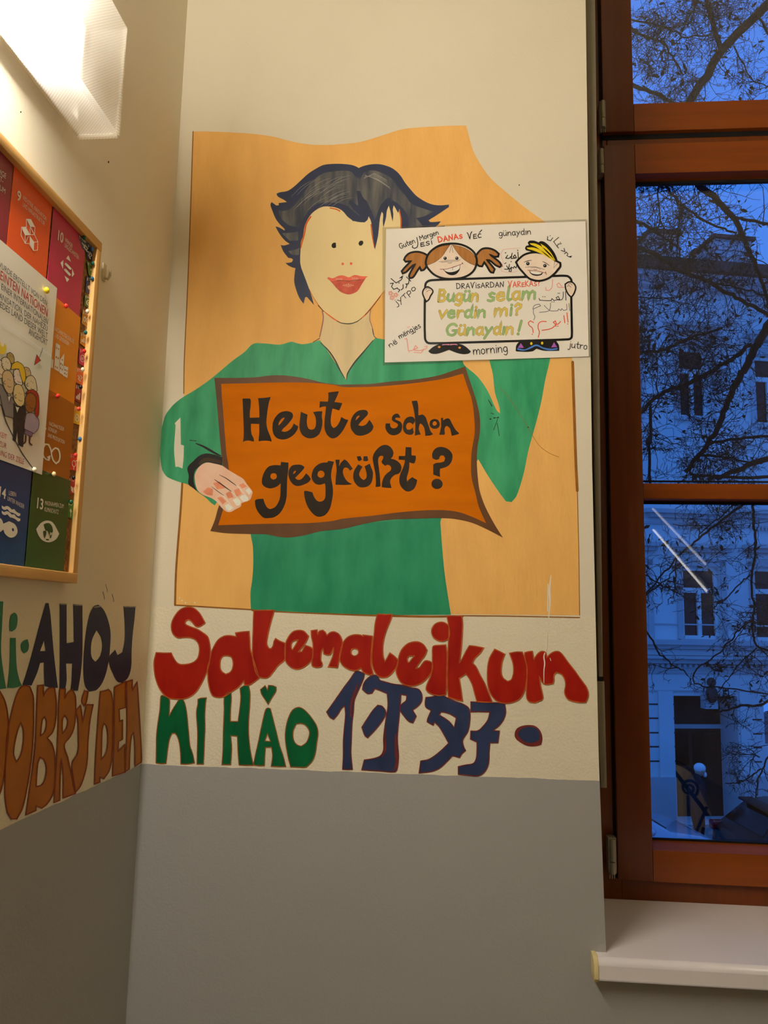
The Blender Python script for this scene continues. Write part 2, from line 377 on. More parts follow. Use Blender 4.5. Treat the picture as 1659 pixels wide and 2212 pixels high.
# ------------------------------------------------------------------ wall lamp with prismatic diffuser
lz0, lz1 = 2.277, 2.470; lx = XL+.079
def diffuser_mat():
    m = bpy.data.materials.new('prismatic_plastic'); m.use_nodes = True; t = m.node_tree; t.nodes.clear(); N = t.nodes.new; L = t.links.new
    o = N('ShaderNodeOutputMaterial'); tr = N('ShaderNodeBsdfTransparent'); tr.inputs[0].default_value = (1,.985,.95,1)
    tl = N('ShaderNodeBsdfTranslucent'); tl.inputs[0].default_value = (.95,.93,.88,1)
    pr = N('ShaderNodeBsdfPrincipled'); pr.inputs['Base Color'].default_value = (.88,.86,.80,1); pr.inputs['Roughness'].default_value = .25
    g = N('ShaderNodeNewGeometry'); v = N('ShaderNodeVectorMath'); v.operation = 'SCALE'; v.inputs[3].default_value = 2*math.pi/.0052; L(g.outputs['Position'], v.inputs[0])
    s = N('ShaderNodeSeparateXYZ'); L(v.outputs[0], s.inputs[0])
    def sn(i):
        q = N('ShaderNodeMath'); q.operation = 'SINE'; L(s.outputs[i], q.inputs[0]); return q
    xz = N('ShaderNodeMath'); xz.operation = 'ADD'; L(s.outputs[0], xz.inputs[0]); L(s.outputs[2], xz.inputs[1])
    q = N('ShaderNodeMath'); q.operation = 'SINE'; L(xz.outputs[0], q.inputs[0]); sy = sn(1)
    ml = N('ShaderNodeMath'); ml.operation = 'MULTIPLY'; L(q.outputs[0], ml.inputs[0]); L(sy.outputs[0], ml.inputs[1])
    mr = N('ShaderNodeMapRange'); L(ml.outputs[0], mr.inputs[0]); mr.inputs[1].default_value = -1; mr.inputs[2].default_value = 1; mr.inputs[3].default_value = .30; mr.inputs[4].default_value = .62
    m1 = N('ShaderNodeMixShader'); m1.inputs[0].default_value = .35; L(tl.outputs[0], m1.inputs[1]); L(pr.outputs[0], m1.inputs[2])
    m2 = N('ShaderNodeMixShader'); L(mr.outputs[0], m2.inputs[0]); L(m1.outputs[0], m2.inputs[1]); L(tr.outputs[0], m2.inputs[2]); L(m2.outputs[0], o.inputs[0]); return m
dm = diffuser_mat()

housing_m = mat('white_lamp_housing', (225,222,212), .5, .03); refl_m = mat('white_lamp_reflector', (245,244,240), .4, .01)
tube_m = emit_mat('fluorescent_light', TUBE_COL, TUBE); sock_m = mat('white_lamp_socket', (235,235,230), .5, .02)
def wall_lamp(LY, LY2, lab):
    """tray against the wall, tube, prismatic cover open towards the wall"""
    lamp = thing('wall_lamp', (XL, (LY+LY2)/2, lz0), lab, 'lamp')
    d = MB(); c = .006; X0 = XL+.012
    pr = [(X0, lz0), (lx-c, lz0), (lx, lz0+c), (lx+.005, lz1), (X0, lz1)]
    d.v = [(x, LY, z) for x, z in pr]+[(x, LY2, z) for x, z in pr]
    d.f = [(k, k+1, k+6, k+5) for k in range(4)] + [(0,1,2,3,4), (9,8,7,6,5)]
    d.build('diffuser', dm, lamp)
    MB().box((X0, LY-.004, lz0-.004), (lx+.002, LY+.001, lz0+.003)).box((lx-.001, LY-.003, lz0), (lx+.004, LY+.001, lz1)).build('diffuser_rim', dm, lamp)
    t = MB(); t.box((XL, LY2+.01, lz0+.012), (X0, LY-.02, lz1-.012))
    t.box((X0, LY2+.01, lz0+.012), (XL+.022, LY-.02, lz0+.015)).box((X0, LY2+.01, lz1-.015), (XL+.022, LY-.02, lz1-.012)).box((X0, LY-.023, lz0+.015), (XL+.022, LY-.02, lz1-.015))
    t.build('housing', housing_m, lamp)
    MB().box((X0, LY2+.03, lz0+.025), (X0+.002, LY-.05, lz1-.025)).build('reflector', refl_m, lamp)
    tb = thing('tube_holder', (XL+.046, (LY+LY2)/2, 2.345), parent=lamp)
    MB().tube([(XL+.046, LY-.20, 2.345), (XL+.046, LY2+.09, 2.345)], .013, 16).build('fluorescent_tube', tube_m, tb)
    MB().box((X0+.002, LY-.20, 2.325), (XL+.056, LY-.185, 2.362)).build('lamp_socket', sock_m, tb)
    return lamp
wall_lamp(-.477, -1.85, 'long lit fluorescent wall lamp with prismatic plastic cover above the notice board')
# unseen sloping glow tubes, added for the pale streaks mirrored in the lower pane
sl = thing('streak_tubes', (2.5, -6.7, 1.86), 'added sloping glow tubes out of view, mirrored as streaks in the lower window pane', 'lamp')
dv = Vector((0, 1.95, -.84)).normalized()
for k, s_ in ((0, .045), (1, .022)):
    p0 = Vector((2.50, -7.45, 2.66+.26*k)); p1 = Vector((2.50, -5.55, 1.84+.26*k))
    MB().tube([p0, p1], .010, 8).build('glow_tube', emit_mat('streak_glow_%d' % k, (1,.95,.88), 4.2-2.2*k), sl)
    MB().tube([p0+Vector((.03,0,0)), p1+Vector((.03,0,0))], .02, 8).build('tube_channel', housing_m, sl)
    for q in (p0, p1): MB().tube([q+Vector((.045,0,0)), q+Vector((.0995,0,0))], .008, 8).build('wall_bracket', housing_m, sl)
# wrought iron stair rail behind the viewer, mirrored in the lower pane
iron = mat('black_wrought_iron', (34,36,40), .45, .1, spec=.5)
rl = thing('stair_railing', (.95, -1.0, 0), 'black wrought iron stair railing with scrolls, mirrored in the lower window pane', 'railing')
def spiral(c, r0, turns, a0, sgn=1): return [(c[0]+sgn*r0*(1-.75*k/40)*math.cos(a0+turns*6.283*k/40), -1.0, c[1]+r0*(1-.75*k/40)*math.sin(a0+turns*6.283*k/40)) for k in range(41)]
MB().tube([(.95, -1.0, 0), (.95, -1.0, .84)], .007, 8).build('post', iron, rl)
MB().tube(spiral((.955, .868), .036, 1.6, -1.2), .006, 6).build('scroll', iron, rl)
MB().tube(spiral((1.03, .70), .032, 1.5, 2.4), .006, 6).build('scroll', iron, rl)
MB().tube([(.90, -1.0, .93), (1.0, -1.0, .80), (1.2, -1.0, .50)], .008, 8).build('handrail', iron, rl)
MB().tube([(1.02, -1.0, .80), (.975, -1.0, .70)], .006, 6).build('cross_bar', iron, rl)
MB().tube([(1.2, -1.0, 0), (1.2, -1.0, .50)], .007, 8).build('post', iron, rl)

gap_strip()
# unseen beige slab, added and shaped for its reflection in the lower pane
def mirrored(px, py, y):
    p = hit(px, py, 1, GY+.002); d = ray(px, py)*np.array([1, -1, 1]); return p+d*((y-p[1])/d[1])
Q = [mirrored(px, py, -2.0) for px, py in ((1474,1660),(1492,1668),(1545,1775),(1552,1830),(1478,1830))]
tag(MB().prism([tuple(q) for q in Q], [(q[0], -2.12, q[2]) for q in Q]).build('reflection_slab', mat('beige_reflection_slab', (222,205,170), .7, .05, 5)), kind='structure')

# small hook
hy, hz = -.327, 2.100
hook = thing('wall_hook', (XL, hy, hz), 'small clear plastic cable hook on the wall beside the notice board', 'hook')
MB().box((XL, hy-.006, hz-.004), (XL+.003, hy+.006, hz+.028)).tube([(XL+.002, hy, hz+.002), (XL+.010, hy, hz-.001), (XL+.013, hy, hz+.006), (XL+.013, hy, hz+.016)], .0024, 8).build('hook_body', mat('clear_plastic', (190,180,150), .25, .05), hook)
# nail holes and specks in the plaster
def speck(q, surf, r): Flat(surf, .00035).disc(q, r, 8, r*1.5).build('nail_hole', pedge, wall_back if surf is MUR else wall_left)
speck((399.5, 85), MUR, 1.1); speck((234.5, 350), LEFT, 1.6); speck((45, 242), LEFT, 1.4); speck((1121.5, 399.7), MUR, 1.2)
for q in ((222, 1278), (242, 1283), (228, 1262)): Flat(LEFT, .00035).rib([q, (q[0]+3, q[1]+10), (q[0]+4, q[1]+17)], .8).build('scratch', pedge, wall_left)
# ------------------------------------------------------------------ the mural painted on the window wall
ST = (1, 1, .25)
ochre = mat('ochre_wall_paint', (230,176,100), .6, .07, 7, (3,1,1), bump=.55, bscale=45, k=1.16)
brown_l = mat('brown_edge_paint', (140,88,28), .6, .15, 40)
green = mat('green_wall_paint', (32,128,84), .5, .3, 26, (1,1,.22), bump=.15, bscale=80, k=1.12, rgb2=(72,170,122))
green_d = mat('green_torso_paint', (24,122,86), .5, .25, 30, (1,1,.3), bump=.15, bscale=80, k=1.12, rgb2=(46,142,102))
skin = mat('cream_face_paint', (236,212,158), .55, .06, 14, (1,1,.3), bump=.2, bscale=70, k=1.1)
neck_m = mat('cream_neck_paint', (222,200,152), .55, .1, 30, (1,1,.18), bump=.25, bscale=70, k=1.1)
hair_m = mat('dark_blue_hair_paint', (46,52,74), .5, .12, 20, k=1.1)
hair_g = mat('grey_streaked_hair_paint', (40,46,66), .5, .2, 60, (1,1,.14), k=1.05, rgb2=(112,110,104), rot=-.75, detail=8)
sign_b = mat('brown_sign_border_paint', (92,58,28), .5, .15, 20, k=1.1)
sign_o = mat('orange_sign_paint', (208,112,2), .7, .1, 12, (.4,1,2), bump=.15, bscale=60, k=1.0, spec=.08)
ink = mat('black_brown_letter_paint', (40,32,24), .65, .15, 20, k=.9, spec=.1)
halo = mat('pale_orange_edge', (222,150,80), .6, .1)
orange_l = mat('orange_line_paint', (205,95,30), .5, .15, 40)
mauve_l = mat('mauve_line_paint', (150,95,90), .5, .15, 40)
black_p = mat('black_line_paint', (24,20,16), .5, .2, 60)
handm = mat('pink_hand_paint', (226,180,152), .5, .08, 30, k=1.15, rgb2=(236,196,172))
handk = mat('salmon_knuckle_paint', (226,140,104), .5, .15, 60, k=1.15)
nailm = mat('white_nail_paint', (235,228,214), .5, .06, 60)
lip_u = mat('coral_lip_paint', (224,104,82), .4, .1, 60)
lip_d = mat('red_brown_lip_paint', (172,66,50), .4, .25, 50, rgb2=(206,96,74))
bare = mat('bare_white_plaster', (214,206,186), .7, .05, 30)
white_sp = mat('white_scratch', (225,218,200), .7, .05, 30)

mural = thing('mural_painting', tuple(hit(815, 1320, 1, 0)), 'wall mural of a person in green jumper holding an orange sign on ochre ground', 'mural')
def flat(off=.0003, surf=MUR): return Flat(surf, off)
def part(name, pts, m, parent, off, holes=(), corner=52): return flat(off).poly(pts, holes, corner=corner).build(name, m, parent)

bgp = PX('417,284 450,284 500,286 545,289 590,295 620,303 660,311 700,313 740,311 780,306 830,291 870,279 910,275 960,272 1007,271 1012,290 1022,325 1040,358 1060,385 1090,412 1120,437 1150,460 1178,481 1205,510 1222,560 1236,780 1240,880 1244,1000 1249,1150 1252,1329 1100,1328 980,1327 830,1326 700,1321 545,1316 378,1307 380,1240 384,1180 391,1090 395,1000 397,900 398,780 404,650 410,500 414,380')
bg = part('ochre_ground', bgp, ochre, mural, .0002)
e = flat(.00026); e.rib(PX('417,284 414,380 410,500 404,650 398,780 397,850'), 2.2); e.rib(PX('394,1040 391,1090 388,1130 384,1180 380,1240 378,1307'), 4.5)
e.rib(PX('378,1307 460,1312 545,1317'), 3); e.rib(PX('545,1318 700,1325 830,1330 930,1332 1000,1331'), 4.5); e.rib(PX('1000,1330 1100,1331 1200,1333 1252,1334'), 2.5)
e.rib(PX('1237,782 1240,880 1244,1000 1247,1060'), 6); e.rib(PX('1247,1060 1250,1180 1252,1329'), 1.6)
e.each('edge_line', brown_l, bg)
e = flat(.00028); e.rib(PX('1190,1243 1187,1275 1188,1300 1185,1336'), 4, taper=True); e.rib(PX('1184,1262 1183,1320'), 2)
for q in ((388,1292),(393,1297),(401,1302),(421,1302),(572,1300),(607,1301)): e.disc(q, 1.6, 8)
tag(e.build('paint_chip', white_sp, bg), kind='stuff')
# --- neck, face, hair
nk = part('neck', M_('715,640 735,720 715,860 690,970 740,1060 850,1210 950,1370 1010,1480 1050,1380 1130,1250 1250,1120 1365,970 1340,830 1310,730 1320,620 1200,520 850,520'), neck_m, mural, .0003)
fc = part('face', K_('940,700 870,705 780,738 700,793 650,863 598,1000 570,1130 545,1230 521,1320 516,1450 530,1600')+M_('470,120 530,290 580,400 640,520 720,610 800,690 900,760 980,795 1060,800 1130,785 1210,730 1300,630 1400,510 1480,400 1520,330')+PX('845,600 866,560 867,493 868,470 862,450 830,436 780,432'), skin, mural, .0004)
e = flat(.00046); e.rib(K_('672,850 610,950 580,1100 545,1220 525,1300'), 3.2); e.rib(K_('950,725 1040,745 1090,770'), 2.6); e.rib(K_('1535,960 1550,1100 1585,1290'), 2.4); e.rib(L_('715,800 735,900 740,1060'), 4); e.rib(M_('560,370 600,450 650,530 720,620'), 1.2)
e.rib(M_('740,640 800,690 870,740 950,785'), 3, taper=True); e.rib(M_('1150,775 1260,680 1360,560 1480,400'), 2.6, taper=True); e.each('orange_outline', orange_l, fc)
e = flat(.0005); e.rib(M_('670,570 740,645'), 1.5); e.rib(M_('900,765 960,788 1060,797 1150,770 1210,725'), 2.2, taper=True); e.rib(M_('1250,690 1340,590 1440,460'), 1.2); e.each('dark_outline', black_p, fc)
for s in ('970,1270 980,1238 1005,1222 1033,1225 1035,1290 1010,1300 985,1295', '1355,1235 1370,1205 1395,1193 1420,1200 1425,1230 1400,1265 1370,1265'): part('eye', K_(s), black_p, fc, .0005)
for q in ((1130,1527),(1250,1522)): flat(.0005).disc(K_('%d,%d' % q)[0], 2.9, 14).build('nostril', lip_u, fc)
part('lower_lip', M_('812,262 920,264 1040,272 1150,262 1262,228 1210,310 1160,390 1100,425 1040,435 960,410 900,360 850,300'), lip_d, fc, .0005)
part('upper_lip', M_('780,235 800,220 850,235 920,205 980,200 1050,222 1120,195 1200,208 1285,212 1240,240 1150,258 1040,270 920,265 830,270'), lip_u, fc, .00055)
e = flat(.0006)
for a in range(6): e.rib(M_('%d,%d %d,%d' % (890+a*14, 232+a % 2*4, 893+a*14, 256)), .9); e.rib(M_('%d,%d %d,%d' % (1090+a*14, 222+a % 2*6, 1093+a*14, 248)), .9)
for a in range(7): e.rib(M_('%d,%d %d,%d' % (985+a*20, 300+abs(a-3)*6, 982+a*20, 345-abs(a-3)*6)), 1.3)
tag(e.build('lip_highlight', mat('pale_lip_paint', (236,190,160), .4, .1), fc), kind='stuff')
flat(.0006).rib(M_('900,266 960,262 1040,270 1120,262 1200,252'), .9).build('mouth_line', black_p, fc)
e = flat(.00045); e.rib(M_('722,640 735,720 712,860 690,960'), 2.4); e.rib(M_('1320,620 1308,740 1335,830 1360,930'), 1.5); e.each('mauve_outline', mauve_l, nk)
e = flat(.00052); e.rib(M_('700,1030 800,1130 880,1250 940,1370 1000,1470'), 3.2, taper=True); e.rib(M_('1020,1490 1035,1410 1130,1265 1240,1135 1350,1000'), 3, taper=True); e.rib(M_('610,1025 660,995 690,975'), 1.4); e.rib(M_('1340,860 1362,950 1390,975'), 1.4); e.each('neckline_stroke', black_p, nk)
hairpts = (M_('620,568 545,480 530,465 510,470 490,550 440,480 400,380 375,280 380,180 390,110 350,100 300,75 265,45 300,45 345,35 360,8')
 + K_('400,1450 350,1440 280,1350 240,1255 290,1262 370,1240 300,1190 220,1090 165,990 210,1000 300,1050 295,1025 230,960 170,880 120,760 95,680 110,640 180,690 215,685 210,655 330,640 290,610 200,560 180,520 230,500 340,480 430,420 540,320 640,230 750,160 850,110 950,95 1100,92 1240,105 1310,125 1360,152')
 + L_('170,130 280,105 400,100 500,120 600,160 680,220 740,290 790,370 870,470 960,570 1060,640 1150,685 1240,710 1340,715 1450,705 1450,740 1330,820 1240,880 1190,910 1145,940 1170,965 1230,965 1330,955 1290,1000 1250,1040 1300,1030 1390,1020 1370,1060 1100,1100 740,1100 745,950 730,850 712,770 690,830 650,755 625,715 612,780 620,850 610,960 590,880 575,800 552,720 522,800 510,900 470,1050 463,950 468,850 447,810 422,900 405,1050 390,1180 345,1380 325,1250 300,1050 285,950 250,878 235,930 190,970 100,965 0,942')
 + K_('1300,925 1200,850 1130,770 1050,725 940,705 850,705 760,745 680,810 620,900 580,1000 560,1130 530,1215 525,1330 520,1500 540,1600') + M_('470,130 520,260 560,370 590,460'))
hr = part('hair', hairpts, hair_m, mural, .0006, corner=40)
hl = flat(.00066)
hl.poly(K_('210,760 300,765 400,720 500,610 620,440 720,320 850,230 1000,200 1150,190 1250,205 1320,280 1385,300')+L_('180,225 300,192 450,232 590,312 660,400 720,480 800,570 880,680 1000,740 1215,810 1080,880 960,905 1062,1022 1000,1060 845,1050 840,900 800,810 715,715 690,690 600,640 585,690 575,600 520,610 430,720 350,930 300,820 220,650 180,615 120,500 70,500 95,715')+K_('1340,690 1230,600 1220,660 1300,760 1390,850 1280,770 1180,690 1050,655 880,645 750,675 650,755 580,855 500,1000 370,975 270,900 225,825'), corner=40)
hl.poly(K_('260,1085 380,1080 490,1065 492,1190 370,1195 320,1150'), corner=40); hl.poly(K_('350,1345 470,1315 515,1290 505,1400 400,1395'), corner=40)
hl.each('grey_highlight', hair_g, hr)
streak = mat('pale_hair_streak', (140,138,134), .5, .2, 60); e = flat(.0007)
rs = random.Random(5)
for a in range(34):
    t = rs.random(); u = rs.random(); x0, y0 = 1280-700*u, 250+ 330*t+80*u
    e.rib(K_('%f,%f %f,%f %f,%f %f,%f' % (x0, y0, x0-110, y0+25+30*u, x0-220, y0+80+60*u, x0-290-60*u, y0+130+150*u)), .7, taper=True) if x0-290-60*u > 330 and y0+130+150*u < 900 and y0 < 640-120*u else None
for a in range(16):
    t = rs.random(); e.rib(L_('%f,%f %f,%f %f,%f' % (180+20*t, 320-60*t, 330+60*t, 230+120*t, 520+60*t, 330+150*t)), .7, taper=True)
tag(e.build('brush_streak', streak, hr), kind='stuff')

# --- green jumper
jp = M_('690,1000 660,1010 600,1030 480,1050 400,1035 340,1020 200,1055 60,1045 0,1040') + N_('1200,125 1100,220 950,330 760,490 640,585 500,680 350,770 250,850 190,920 150,980 120,1080 95,1190 80,1300 88,1450 110,1620 140,1680 180,1720 300,1770 430,1810 530,1890 640,1970 690,2020 740,2055 765,2020 900,1900') + PX('530,1080 543,1140 541,1152 546,1180 547,1215 545,1250 541,1280 542,1316 620,1321 700,1324 830,1328 974,1328 968,1290 960,1235 955,1180 953,1120 1000,1060 1020,1010') + R_('935,740 1000,850 1080,970 1125,1030 1165,1035 1200,990 1250,830 1280,680 1330,500 1370,340 1395,200 1430,50') + PX('1192,740 1054,740') + R_('1010,50 1035,150 1050,280 1080,380 1085,425 1060,400 1000,270 930,170 860,110 830,75') + PX('996,740 838,734') + M_('1480,990 1380,975 1365,985 1240,1140 1120,1260 1050,1380 1015,1490 950,1380 850,1230 760,1090')
jm = part('green_jumper', jp, green, mural, .00045, corner=45)
part('bare_plaster_patch', N_('330,1005 335,1330 372,1340 368,1480 355,1615 300,1592 272,1597 255,1400 262,1250 272,1100 262,1075'), bare, jm, .0006, corner=30)
part('torso', PX('541,1145 700,1140 950,1112 955,1180 960,1235 968,1290 974,1328 830,1328 700,1324 542,1316 541,1280 545,1250 547,1215 546,1180'), green_d, jm, .00052)
e = flat(.0006); e.rib(N_('440,1278 520,1285'), 1.5); e.rib(N_('515,1315 600,1350 680,1395 760,1440 815,1465'), 5, taper=True)
e.rib(R_('1005,330 1030,375'), 2.2, taper=True)
for q in ('1020,420 1045,430', '1040,455 1075,455', '1070,460 1040,540', '1065,490 1080,580', '1010,465 1020,462'): e.rib(R_(q), 1.2)
for q in ('1045,455', '1072,452', '1020,463', '1278,520'): e.disc(R_(q)[0], 1.7, 8)
e.each('black_stroke', black_p, jm)
e = flat(.0007); e.rib(R_('1085,250 1150,320 1280,525 1350,640 1420,695 1490,725'), .8); e.build('scratch_line', brown_l, jm)

# --- orange sign with lettering
so_ = X4('513,140 600,140 700,140 850,135 960,122 1050,118 1150,125 1300,150 1420,180 1560,197') + R_('0,225 180,222 330,205 500,190 650,165 760,130 845,100 870,180 900,270 925,350 945,450 945,560 930,650 925,750 930,850 945,960 980,1060 1020,1140 1060,1210 1105,1280 1000,1225 900,1180 800,1155 700,1145 500,1150 300,1160 150,1185 0,1220') + X4('1400,1418 1250,1455 1130,1470 1050,1465 950,1445 800,1440 600,1432 480,1415 515,1330 540,1240 560,1180 595,1000 580,850 570,760 555,600 540,420 525,250')
sg = part('sign', so_, sign_b, mural, .0009, corner=45)
si_ = X4('570,190 800,185 1050,178 1300,180 1500,197') + R_('0,242 150,242 300,235 500,215 700,185 830,150 860,240 890,330 905,430 910,560 890,680 885,780 890,870 915,970 940,1070 990,1182 900,1140 780,1100 620,1090 400,1105 200,1130 0,1150') + X4('1500,1332 1300,1350 1000,1355 800,1360 545,1368 570,1290 590,1220 640,1050 632,880 615,780 600,600 585,400 576,300')
part('orange_field', si_, sign_o, sg, .001, corner=45)
def glyph(z, s, name, m, parent, off, corner=48, line=None, lw=2.0, surf=MUR, lo=-.00004):
    """one painted letter: outline | holes ; further strokes of the same letter after ;"""
    fl = Flat(surf, off); ln = Flat(surf, off+lo)
    for piece in s.split(';'):
        lp = [z(q.strip()) for q in piece.split('|')]
        fl.poly(lp[0], lp[1:], corner=corner)
        if line is not None:
            for q in lp: ln.rib(q, lw, True)
    o = fl.build(name, m, parent)
    if line is not None: ln.build('outline', line, o)
    return o
SIGN = [(A_,'88,197 190,197 202,220 200,300 190,380 190,462 320,458 318,330 310,240 303,192 400,186 475,175 472,195 455,240 440,320 425,430 418,520 425,590 440,640 460,690 485,760 490,795 470,785 420,778 350,780 315,788 310,770 318,680 318,548 205,545 205,620 215,690 240,740 248,788 225,788 180,776 130,780 95,795 105,700 103,560 97,400 92,280'),
(A_,'500,600 510,520 545,450 600,395 660,373 720,373 770,395 785,430 778,465 740,520 690,575 650,610 625,648 680,655 735,630 775,585 795,540 825,562 858,580 845,625 800,690 740,735 680,758 620,760 560,740 520,695 505,650|585,570 590,530 615,490 645,465 670,460 665,475 640,510 610,545'),
(A_,'893,380 940,400 985,420 975,500 980,570 1000,615 1040,628 1080,610 1098,570 1100,500 1090,440 1060,385 1120,375 1188,372 1182,440 1190,520 1180,600 1150,680 1100,725 1040,745 980,740 920,705 885,650 872,580 880,490'),
(A_,'1270,115 1340,105 1418,98 1395,160 1355,245 1410,252 1465,260 1440,320 1420,362 1370,345 1328,335 1312,420 1305,500 1315,570 1345,605 1385,580 1425,520 1450,450 1500,480 1548,492 1510,570 1460,655 1400,720 1350,745 1300,738 1250,690 1222,620 1218,520 1230,400 1240,305 1190,310 1148,328 1155,235 1210,238 1265,240 1272,180'),
(B_,'108,560 120,480 160,410 220,365 290,353 330,362 352,390 345,420 300,470 250,520 215,565 270,575 320,555 350,520 368,490 400,530 428,585 410,630 370,670 310,698 250,710 190,700 150,665 120,620|180,500 190,460 210,438 238,430 232,445 210,470'),
(B_,'595,540 655,540 660,580 685,605 725,605 755,585 765,555 745,535 705,515 680,495 680,460 700,425 740,405 770,412 795,450 790,465 755,460 730,462 725,485 760,500 800,520 820,560 818,620 795,665 750,695 700,705 650,690 610,650 590,600'),
(B_,'832,600 838,540 865,480 910,450 960,448 990,470 998,510 965,558 945,535 915,530 885,550 875,590 890,625 930,625 970,595 975,640 985,660 960,695 920,697 870,680 840,640'),
(B_,'952,232 1028,225 1042,290 1045,430 1100,415 1140,445 1165,510 1190,580 1215,650 1250,688 1210,705 1140,712 1135,650 1120,590 1085,545 1065,545 1050,610 1060,650 1078,692 1040,698 995,708 1002,620 1000,500 985,370'),
(B_,'1200,545 1215,500 1265,478 1315,490 1338,535 1335,580 1300,610 1250,612 1210,585|1238,545 1250,520 1270,508 1295,525 1300,550 1275,570 1250,568'),
(B_,'1355,465 1388,462 1385,500 1440,470 1475,480 1510,545 1560,630 1608,675 1590,690 1505,712 1495,670 1480,610 1445,575 1420,580 1405,620 1410,680 1400,697 1330,695 1345,650 1358,570'),
(A_,'620,1070 722,1080 720,1170 705,1300 700,1450 695,1560 670,1660 610,1770 530,1830 450,1845 380,1840 310,1770 270,1690 258,1605 290,1585 375,1578 400,1650 430,1700 470,1722 540,1690 590,1610 608,1540 612,1450 615,1365 560,1410 480,1436 420,1425 370,1390 355,1350 365,1270 400,1190 450,1135 520,1115 580,1115 612,1120|472,1270 485,1235 520,1225 550,1235 562,1265 550,1300 515,1315 485,1300'),
(A_,'722,1220 735,1165 775,1120 830,1108 900,1112 945,1140 925,1175 870,1235 812,1292 850,1318 895,1310 935,1270 965,1228 1000,1260 1030,1305 1005,1345 940,1380 870,1402 810,1395 760,1350 730,1290|785,1240 795,1205 820,1190 828,1195 810,1225'),
(A_,'1255,1080 1270,1055 1350,1068 1325,1150 1310,1240 1312,1300 1330,1400 1335,1500 1320,1610 1290,1720 1230,1800 1150,1828 1090,1810 1020,1740 970,1650 945,1560 935,1480 955,1468 1050,1488 1075,1550 1115,1605 1160,1618 1205,1600 1228,1560 1232,1480 1230,1400 1222,1365 1160,1385 1100,1375 1060,1335 1040,1280 1050,1210 1080,1150 1140,1100 1200,1080|1122,1245 1135,1205 1170,1190 1205,1205 1220,1240 1208,1275 1170,1290 1135,1275'),
(A_,'1368,1040 1428,1040 1420,1130 1450,1075 1495,1035 1530,1060 1570,1110 1608,1165 1570,1192 1545,1160 1510,1148 1485,1160 1472,1200 1480,1250 1510,1310 1550,1350 1602,1378 1520,1388 1370,1385 1375,1280 1385,1180'),
(B_,'215,1105 275,1135 245,1190 228,1240 250,1290 290,1322 325,1295 332,1240 318,1180 305,1130 375,1095 395,1150 418,1210 415,1290 395,1360 350,1405 290,1422 230,1415 180,1370 150,1310 148,1240 165,1180;195,995 248,990 268,1040 230,1062 210,1045;290,992 342,992 355,1050 325,1062 285,1055'),
(B_,'455,1415 460,1340 450,1220 430,1120 415,1020 435,950 490,880 550,842 610,838 665,870 700,930 695,985 665,1028 720,1040 780,1080 810,1130 805,1190 775,1230 720,1250 675,1290 655,1340 665,1390 675,1430 610,1428 540,1420 545,1350 570,1280 610,1230 660,1190 672,1150 650,1120 615,1110 590,1125 550,1095 535,1065 560,1020 560,990 525,985 498,1010 490,1060 500,1150 515,1270 520,1350 523,1405 490,1415'),
(B_,'870,865 950,870 950,980 1010,985 1008,1040 990,1090 960,1090 920,1075 918,1150 905,1220 885,1290 890,1340 920,1310 960,1280 1030,1320 1015,1380 985,1440 930,1475 880,1475 830,1440 795,1390 780,1320 795,1240 830,1160 855,1080 858,1045 775,1040 775,990 862,988'),
(B_,'1235,960 1265,900 1320,868 1390,868 1460,900 1510,960 1512,1030 1485,1095 1430,1140 1345,1165 1340,1210 1345,1278 1320,1270 1250,1245 1250,1160 1250,1105 1290,1085 1350,1080 1400,1065 1415,1020 1395,985 1360,982 1340,1000 1330,1030 1290,1042 1240,1020;1225,1375 1240,1330 1285,1305 1340,1312 1378,1360 1370,1410 1330,1440 1280,1442 1240,1415')]
for z, s in SIGN: glyph(z, s, 'letter', ink, sg, .0011)
# --- hand and cuff
part('cuff', N_('415,1605 480,1530 560,1460 640,1435 740,1450 830,1480 828,1580 740,1560 640,1540 560,1585 505,1640 490,1700 490,1780 505,1830 530,1885 470,1840 425,1800 430,1700'), black_p, mural, .00115)
part('cuff_lining', N_('545,1560 570,1520 640,1485 740,1500 815,1520 820,1560 740,1545 640,1530 560,1575'), mat('dark_brown_cuff_paint', (58,42,20), .5, .1), mural, .0012)
hd = part('hand', N_('505,1760 505,1680 560,1590 640,1545 740,1558 830,1582 900,1630 1000,1690 1080,1740 1130,1810 1190,1890 1185,1930 1160,1990 1100,2015 1060,2030 1050,2070 985,2105 930,2135 880,2130 820,2080 760,2010 700,1970 600,1930 540,1880 515,1820'), handm, mural, .00125)
e = flat(.0013)
for q in ('600,1890 660,1840 720,1860 715,1940 640,1925','770,1965 820,1950 880,2010 835,2045','870,1915 930,1880 965,1960 900,1975','970,1875 1030,1850 1062,1920 1000,1955','1030,1810 1080,1790 1125,1830 1065,1855','720,1790 800,1770 870,1850 770,1865'): e.poly(N_(q))
e.each('knuckle', handk, hd)
for q in ('860,2055 900,2035 950,2085 930,2112 885,2110','955,1990 1000,1965 1048,2010 1038,2050 1000,2060','1035,1960 1090,1930 1142,1970 1132,2003 1080,2008','1105,1875 1145,1845 1182,1890 1150,1932'): part('fingernail', N_(q), nailm, hd, .00135, corner=70)
e = flat(.00138); e.rib(N_('735,1745 800,1790 870,1840 940,1890'), 2.2, taper=True); e.rib(N_('795,1690 880,1735 950,1785 1000,1820'), 1.9, taper=True); e.rib(N_('700,1830 780,1890 850,1940'), 1.4, taper=True); e.each('finger_line', black_p, hd)
e = flat(.00138); e.rib(N_('780,1885 860,1960 960,2090'), 1.3); e.rib(N_('900,1860 990,1940 1050,2010'), 1.3); e.rib(N_('990,1800 1050,1870 1130,1960'), 1.3); e.each('finger_edge', nailm, hd)

